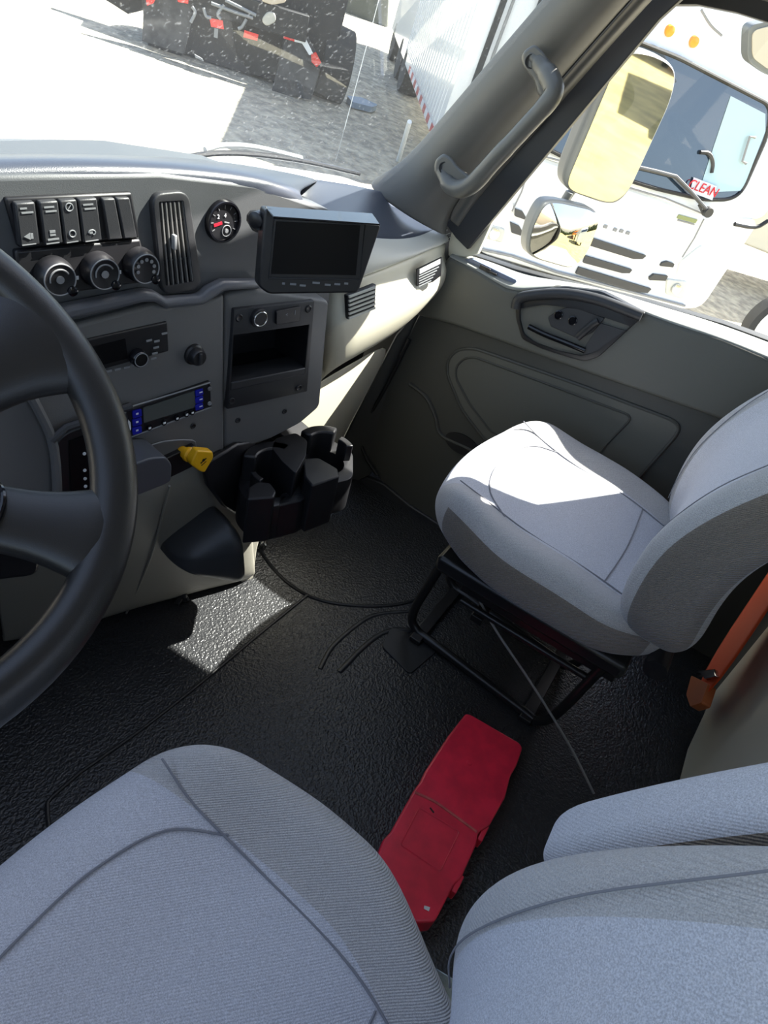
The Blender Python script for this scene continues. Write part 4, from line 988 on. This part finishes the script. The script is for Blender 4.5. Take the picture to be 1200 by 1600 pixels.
# ---- white truck
wt = thing('white_truck', 'white cab-over truck facing the side window with a CLEAN sticker in its windshield', 'truck', tuple(OW(4.6, 6, 0)))
BF = 5.3
def WP(px, py, off=0): return OB(px, py, BF - off)
tn = (gb_ * math.cos(.26) - gn * math.sin(.26)).normalized()
TB = OB(975, 292, BF)
def WT(px, py, off=0): return on(px, py, (TB - tn * off, tn))
cabf = [(745, 395), (760, 330), (800, 235), (835, 244), (978, 292), (1100, 336), (1190, 345), (1100, 480), (1075, 486), (1040, 478), (860, 430)]
cbm = MB().prism(rnd([WP(*p) for p in cabf], .12), gb_ * 1.6).build('cab_body', TRW, wt, bevel=.05, seg=4)
cabt = [(800, 235), (870, 120), (960, 30), (1010, -20), (1100, -60), (1300, 20), (1330, 60), (1280, 150), (1196, 345), (1100, 340), (978, 292), (835, 244)]
MB().prism(rnd([WT(*p) for p in cabt], .12), gb_ * 1.3).build('cab_upper', TRW, wt, bevel=.05, seg=4)
glp = [(845, 205), (868, 160), (925, 60), (988, 62), (1060, 90), (1205, 165), (1200, 210), (1160, 300), (1140, 312), (1100, 312), (1030, 296), (960, 275), (880, 245), (835, 222)]
MB().prism(rnd([WT(*p, off=.03) for p in glp], .10), gb_ * .04).build('windshield', WSG, wt, bevel=.01)
MB().tube(rnd([WT(*p, off=.032) for p in glp], .10), .018, 8, closed=True).build('windshield_seal', SEAL, wt)
MB().prism([WT(*p, off=.036) for p in ((1142, 150), (1196, 178), (1196, 205), (1160, 298), (1118, 300), (1095, 290))], gb_ * .005).build('side_glass_view', mat('pale_glass_patch', (.45, .60, .62), .1), wt)
TEAL = mat('reflection_teal', (.06, .22, .20), .1)
MB().prism([WT(*p, off=.036) for p in ((905, 100), (925, 75), (955, 78), (962, 100), (935, 150), (890, 130))], gb_ * .005).build('teal_reflection', TEAL, wt)  # coloured patch that paints a teal reflection onto the truck windshield
# sticker
SIG = [(1084, 277), (1120, 291), (1113, 313), (1078, 300)]
sg_ = MB().prism([WT(*p, off=.05) for p in SIG], gb_ * .004).build('clean_sticker', WHT, wt)
o_ = WT(1099, 295, .058); xd = WT(1116, 302, .058) - WT(1080, 289, .058)
text('sticker_text', 'CLEAN', o_, xd, gn, .115, REDM, sg_, ext=.003)
# grille slats
for q in (((925, 372), (1010, 400), (1004, 405), (990, 405), (915, 382)), ((915, 400), (988, 422), (984, 427), (972, 427), (912, 411)), ((905, 418), (1018, 452), (1012, 458), (985, 455), (900, 428)),
          ((806, 327), (817, 331), (825, 345), (805, 338)), ((798, 348), (812, 354), (822, 371), (800, 364)),
          ((1035, 411), (1043, 409), (1054, 413), (1052, 418), (1032, 416)), ((1015, 434), (1022, 429), (1044, 432), (1040, 439), (1015, 438))):
    MB().prism([WP(*p, off=.03) for p in q], gb_ * .05).build('grille_slot', SLATM, wt)
for q in (((770, 300), (790, 290), (805, 325), (790, 350), (765, 345)), ((1062, 410), (1098, 382), (1104, 400), (1085, 430), (1057, 432)),):
    h_ = MB().prism(rnd([WP(*p, off=.02) for p in q], .05), gb_ * .05).build('headlight', mat('lamp_clear', (.75, .75, .68), .1, coat=1), wt, bevel=.01)
for q in (((757, 350), (790, 358), (785, 380), (755, 372)), ((1042, 436), (1075, 440), (1068, 468), (1040, 460))):
    l_ = MB().prism(rnd([WP(*p, off=.02) for p in q], .03), gb_ * .05).build('fog_light', mat('lamp_grey', (.55, .55, .5), .2, coat=1), wt, bevel=.01)
    cc_ = sum([WP(*p, off=.03) for p in q], Vector()) / 4
    MB().lathe(cc_, -gb_, [(.055, 0), (.05, .02), (.02, .025)], 16).build('lamp', CHR, l_)
def line(pts, r, nm, mt, off=.02): return MB().tube([WP(*p, off=off) for p in pts], r, 6).build(nm, mt, wt)
GAP = mat('panel_gap_grey', (.25, .25, .25), .6)
line(((978, 292), (1040, 310), (1098, 334)), .008, 'panel_gap', GAP); line(((833, 240), (900, 258), (978, 292)), .008, 'panel_gap', GAP)
line(((1100, 342), (1085, 372), (1066, 402)), .008, 'panel_gap', GAP); line(((833, 240), (815, 300), (800, 330)), .008, 'panel_gap', GAP)
line(((745, 388), (800, 400), (870, 425), (1070, 478)), .014, 'bumper_edge', GAP)
# badges
for i, (x, y) in enumerate(((946, 354), (961, 359), (971, 361), (981, 364))):
    p = WP(x, y, .01); MB().bar(p - ga * .02, p + ga * .02, .03, .01, gb_).build('front_badge', GAP, wt)
p1 = WP(1059, 342, .01); MB().bar(WP(1059, 338, .01), WP(1088, 346, .01), .035, .01, gb_).build('side_badge', mat('badge_green', (.25, .28, .12), .5), wt)
MB().bar(WP(1059, 344, .01), WP(1085, 351, .01), .012, .01, gb_).build('side_badge', GAP, wt)
# wiper
wv = MB().tube([WT(x, y, .09) for x, y in ((990, 260), (1025, 268), (1056, 276), (1078, 298), (1104, 328))], .018, 8).build('wiper', SLATM, wt)
MB().lathe(WP(1104, 330, .06), -gb_, [(.05, 0), (.045, .05)], 12).build('wiper_pivot', SLATM, wv)
MB().tube([WT(x, y, .07) for x, y in ((1092, 320), (1096, 328), (1098, 334))], .012, 6).build('washer_nozzle', SLATM, wt)
# interior glimpses: handle and wheel behind glass
MB().tube([WT(x, y, .06) for x, y in ((1180, 215), (1172, 213), (1160, 252), (1166, 256))], .012, 6).build('grab_bar', GAP, wt)
MB().tube([WT(x, y, .045) for x, y in ((1094, 238), (1108, 240), (1114, 255), (1112, 270))], .018, 6, smooth=3).build('steering_rim', TRD, wt)
# marker lamps, roof seam marks
for (x, y) in ((1045, 48), (1083, 65)):
    MB().lathe(WT(x, y, .0), -gb_, [(.045, -.02), (.04, .03), (.015, .04)], 12).build('marker_light', AMB, wt)
MB().tube([WT(x, y, .03) for x, y in ((1096, 15), (1110, 38), (1128, 55))], .012, 6, smooth=3).build('antenna_cable', GAP, wt)
# side mirror of that truck, upper right
MB().prism(rnd([WP(x, y, .5) for x, y in ((1170, 40), (1215, 30), (1230, 130), (1200, 118), (1168, 95))], .06), gb_ * .1).build('side_mirror', MIRB, wt, bevel=.02)
MB().prism(rnd([WP(x, y, .51) for x, y in ((1176, 48), (1215, 38), (1228, 118), (1200, 108), (1176, 90))], .05), gb_ * .01).build('mirror_glass', mat('mirror_tan', (.55, .5, .4), .3), wt)
MB().tube([WP(x, y, .2) for x, y in ((1148, 350), (1180, 355), (1200, 345))], .02, 8, smooth=3).build('mirror_bracket', SEAL, wt)
# chassis and wheels (two front wheels under the cab)
for aa in (3.6, 5.9):
    c = OW(aa, BF + .9, .45)
    MB().lathe(c - ga * .14, ga, [(.2, 0), (.44, .02), (.46, .08), (.46, .2), (.44, .26), (.2, .28)], 28).build('wheel', TIRE, wt)
MB().bar(OW(4.2, BF + 1.0, .65), OW(4.2, BF + 1.7, .65), .1, .25, gn).bar(OW(5.2, BF + 1.0, .65), OW(5.2, BF + 1.7, .65), .1, .25, gn).build('chassis_rail', TRD, wt)

# ---- another white vehicle corner lower right
nv = thing('white_van', 'white vehicle body with a dark tyre at the right edge beyond the CLEAN truck', 'truck', tuple(OW(7.6, 6, 0)))
def VP(px, py, off=0): return OB(px, py, 7.4 - off)
MB().prism([VP(*p) for p in ((1137, 372), (1150, 300), (1210, -150), (1800, -50), (1700, 600), (1300, 440), (1195, 395))], gb_ * 1.2).build('body_panel', mat('tan_white_paint', (.62, .58, .48), .4), nv, bevel=.03)  # panel extended tall out of frame so its shadow covers the gravel
wc_ = OB(1214, 512, 5.5)
wh_ = MB().lathe(wc_, -gb_, [(.3, -.2), (.36, -.18), (.38, -.1), (.38, -.02), (.35, .0), (.32, .01)], 28).build('wheel', TIRE, nv)
MB().lathe(wc_ - gb_ * .012, -gb_, [(.31, 0), (.31, .02), (.26, .03), (.2, .0), (.1, .03)], 28).build('wheel_rim', TRW, wh_)
MB().prism([VP(*p, off=.02) for p in ((1138, 358), (1146, 360), (1143, 370), (1136, 366))], gb_ * .03).build('tail_light', REDL, nv)

# ---- dump truck tail with mud flaps
dt = thing('dark_truck', 'dark truck tail with black mud flaps and red lamps beyond the windshield', 'truck', tuple(OW(0, 10.6, 0)))
BR = 10.4
def RP(px, py, off=0): return OB(px, py, BR - off)
MB().prism([RP(*p) for p in ((228, -60), (300, -40), (300, 30), (288, 85), (222, 64))], gb_ * .03).build('mud_flap', FLAP, dt, bevel=.005)
MB().prism([RP(*p) for p in ((448, 48), (482, 58), (503, 100), (486, 156), (424, 146))], gb_ * .03).build('mud_flap', FLAP, dt, bevel=.005)
def quad(q, nm, mt, off=.03, th=.03, par=dt): return MB().prism([RP(*p, off=off) for p in q], gb_ * th).build(nm, mt, par)
quad(((443, 48), (460, 51), (460, 65), (443, 60)), 'reflector', REDL); quad(((460, 52), (476, 57), (490, 85), (483, 86), (472, 68), (460, 65)), 'reflector', WHT); quad(((486, 84), (494, 82), (502, 98), (495, 105), (487, 97)), 'reflector', REDL)
quad(((228, 0), (245, -6), (240, 5), (230, 9)), 'reflector', REDL); quad(((276, -6), (295, -4), (294, 6), (278, 3)), 'reflector', REDL)
quad(((327, 28), (348, 32), (350, 46), (330, 42)), 'tail_light', REDL); quad(((382, 47), (404, 54), (402, 64), (380, 58)), 'tail_light', REDL)
quad(((335, 44), (341, 45), (340, 60), (334, 58)), 'light_bracket', GRYP); quad(((304, 85), (316, 92), (318, 96), (305, 90)), 'light_bracket', GRYP)
MB().prism([RP(*p, off=-.35) for p in ((215, -60), (560, -60), (530, 60), (505, 125), (430, 128), (330, 100), (228, 62))], gb_ * .4).build('rear_body', TRD, dt, bevel=.02)
MB().bar(RP(300, -8, .0), RP(480, 45, .0), .12, .3, gn).build('rear_crossmember', TRD, dt, bevel=.01)
for pts in (((330, 5), (370, 20), (395, 28)), ((352, 0), (400, 24)), ((318, 12), (322, 25), (330, 28)), ((300, 10), (305, 20), (298, 35)), ((350, 8), (340, 22), (345, 30)), ((385, 30), (378, 42), (372, 45))):
    MB().tube([RP(*p, off=.12) for p in pts], .02, 6, smooth=3).build('air_hose', GRYP, dt)
MB().prism(rnd([RP(*p, off=.1) for p in ((408, 32), (418, 18), (430, 20), (432, 34), (416, 42))], .05), gb_ * .1).build('coupling', mat('coupling_pale', (.5, .48, .42), .5), dt, bevel=.01)
MB().prism(rnd([RP(*p, off=.1) for p in ((405, -20), (445, -20), (448, 4), (425, 8), (408, 2))], .05), gb_ * .1).build('coupling', mat('coupling_tan', (.6, .5, .38), .5), dt, bevel=.01)
for (x, y) in ((262, 40), (455, 100), (520, 100)):
    c = RP(x, y, -.7); MB().lathe(c, ga, [(.2, -.25), (.48, -.22), (.5, 0), (.48, .22), (.2, .25)], 24).build('rear_wheel', TIRE, dt)
quad(((118, -30), (225, -40), (228, 15), (200, 22)), 'side_skirt', TRD, off=-.6, th=.1)

# ---- box trailer
tr = thing('box_trailer', 'white box trailer with red and white reflective tape along its lower edge', 'trailer', tuple(OW(3, 7.4, 0)))
HB = .45
corner = OH(678, 226, HB); far = OH(628, 88, HB)
b_c = (corner - G0_).dot(gb_)
ax_ = (far - corner); ax_ = (ax_ - gn * ax_.dot(gn)).normalized()
side_len = 9.0; Ht = 3.0
fc = corner + ax_ * side_len
lat = gn.cross(ax_).normalized()
if lat.dot(ga) < 0: lat = -lat
MB().prism([corner, fc, fc + gn * Ht, corner + gn * Ht], lat * .95).build('box_body', TRW, tr, bevel=.01)
tlen = 4.2; nseg = 16
for i in range(nseg):
    a = corner + ax_ * (.06 + tlen * i / nseg) + gn * .02 - lat * .006; b = corner + ax_ * (.06 + tlen * (i + 1) / nseg) + gn * .02 - lat * .006
    MB().prism([a, b, b + gn * .10, a + gn * .10], -lat * .004).build('reflective_tape', REDL if i % 2 else WHT, tr)
for k in range(24):
    a = corner + ax_ * (.3 + k * .22) - lat * .002
    MB().bar(a + gn * .16, a + gn * (Ht - .05), .03, .012, lat).build('side_rib', TRW, tr)
MB().bar(corner + lat * .22 - ax_ * .01, corner + lat * .22 + gn * Ht - ax_ * .01, .07, .03, ax_).build('door_seal', SEAL, tr)
MB().bar(corner + lat * .32 - ax_ * .03, corner + lat * .32 + gn * Ht - ax_ * .03, .03, .03, ax_).build('locking_bar', GAP, tr)
MB().bar(corner + lat * .62 - ax_ * .03, corner + lat * .62 + gn * Ht - ax_ * .03, .05, .03, ax_).build('locking_bar', SEAL, tr)
for k in (4.6, 5.7, 7.6):
    c = corner + ax_ * (k + .6) + gn * .02 + lat * .2
    MB().lathe(c, lat, [(.2, -.2), (.48, -.18), (.5, 0), (.48, .18), (.2, .2)], 24).build('wheel', TIRE, tr)
# brownish dirt strip, debris, pole
ps_ = MB().tube([OH(622, 252, 0.0), OH(640, 190, .6)], .03, 8).build('marker_pole', WHT); setp(ps_, 'pale leaning pole on the ground left of the box trailer tape', 'pole')
db = MB().prism(rnd([OH(x, y, 0.02) for x, y in ((540, 158), (562, 160), (588, 172), (580, 176), (548, 168))], .05), gn * .08).build('debris_piece', mat('debris_blue', (.12, .18, .26), .5)); setp(db, 'small bluish piece of debris on the shaded ground beside the dark truck', 'debris')

# ---- guessed things added behind the cab for the door mirror's reflection
DIRT = mat('dry_dirt', (.20, .17, .07), .95, bump=1, bscale=12, col2=(.34, .29, .11), vscale=1.3, detail=8)
def GZ(x, y, h=0): return Vector((x, y, -1.05 + .12 * (y - 1) + h))
d_ = mesh('ground', [GZ(-30, -90, .015), GZ(40, -90, .015), GZ(40, -4, .015), GZ(-30, -4, .015)], [(0, 1, 2, 3)], DIRT); struct(d_)
def simple_truck(name, label, x, y, colour, L=6.5):
    t = thing(name, label, 'truck', tuple(GZ(x, y)))
    MB().prism([GZ(x, y, .9), GZ(x + 2.4, y, .9), GZ(x + 2.4, y - L, .9), GZ(x, y - L, .9)], (0, 0, 2.5)).build('cargo_box', colour, t, bevel=.04)
    MB().prism([GZ(x + .1, y + .1, .6), GZ(x + .1, y + 1.9, .6), GZ(x + .1, y + 1.8, 1.6), GZ(x + .1, y + 1.3, 2.5), GZ(x + .1, y + .1, 2.5)], (2.2, 0, 0)).build('cab', colour, t, bevel=.06)
    MB().prism([GZ(x + .2, y + 1.84, 1.6), GZ(x + 2.2, y + 1.84, 1.6), GZ(x + 2.15, y + 1.36, 2.4), GZ(x + .25, y + 1.36, 2.4)], (0, .02, .01)).build('windscreen', WSG, t)
    for yy in (y + 1.1, y - L + 1.2):
        for xx in (x + .1, x + 2.0):
            MB().lathe(GZ(xx, yy, .48), (1, 0, 0), [(.2, 0), (.46, .02), (.48, .1), (.46, .26), (.2, .28)], 20).build('wheel', TIRE, t)
    return t
simple_truck('orange_truck', 'orange truck reflected at the edge of the tall door mirror', 3.5, -27, mat('orange_paint', (.8, .25, .01), .4))
simple_truck('shadow_box_truck', 'pale box truck added behind the cab to cast its shadow into the tall mirror', 5.0, -15.5, TRW)
hb = MB(); R9 = random.Random(4)
for i in range(60):
    x = -14 + i * .7 + R9.uniform(-.2, .2); y = -46 + R9.uniform(-1, 1); h = R9.uniform(3.5, 6.5); r = R9.uniform(.9, 1.5)
    vs = []; fs = []; n1, n2 = 8, 6
    for a in range(n2 + 1):
        th = math.pi * a / n2
        for b in range(n1):
            ph = 2 * math.pi * b / n1; k = R9.uniform(.8, 1.15)
            vs.append(GZ(x, y, h / 2) + Vector((r * k * math.sin(th) * math.cos(ph), r * k * math.sin(th) * math.sin(ph), -h / 2 * math.cos(th) * 1.02)))
    for a in range(n2):
        for b in range(n1): fs.append((a * n1 + b, a * n1 + (b + 1) % n1, (a + 1) * n1 + (b + 1) % n1, (a + 1) * n1 + b))
    hb.add(vs, fs)
hd_ = hb.build('hedge', mat('hedge_leaves', (.03, .04, .02), .9, bump=1, bscale=9, col2=(.10, .12, .05), vscale=3, detail=8))
setp(hd_, 'dark hedge far behind the cab reflected at the top of the door mirror', 'hedge', kind='stuff')
# ---- dark vehicle far ahead between the dark truck and the trailer
fv = thing('parked_van', 'distant dark van with a pale bumper between the dark truck and the white trailer', 'van', tuple(OW(0, 21, 0)))
def FP(px, py, off=0): return OB(px, py, 21 - off)
MB().prism([FP(*p) for p in ((508, -120), (612, -90), (606, 42), (560, 34), (515, 22))], gb_ * 3).build('body', mat('dark_green_paint', (.035, .045, .04), .4), fv, bevel=.05)
MB().prism([FP(*p, off=.1) for p in ((540, 26), (604, 44), (602, 52), (538, 33))], gb_ * .15).build('bumper', WHT, fv, bevel=.02)
MB().prism([FP(*p, off=.05) for p in ((545, -60), (600, -45), (598, -5), (545, -18))], gb_ * .05).build('rear_window', WSG, fv)
for (x, y) in ((540, 40), (592, 54)):
    MB().lathe(FP(x, y, -.4), ga, [(.2, -.15), (.4, -.12), (.42, 0), (.4, .12), (.2, .15)], 18).build('wheel', TIRE, fv)
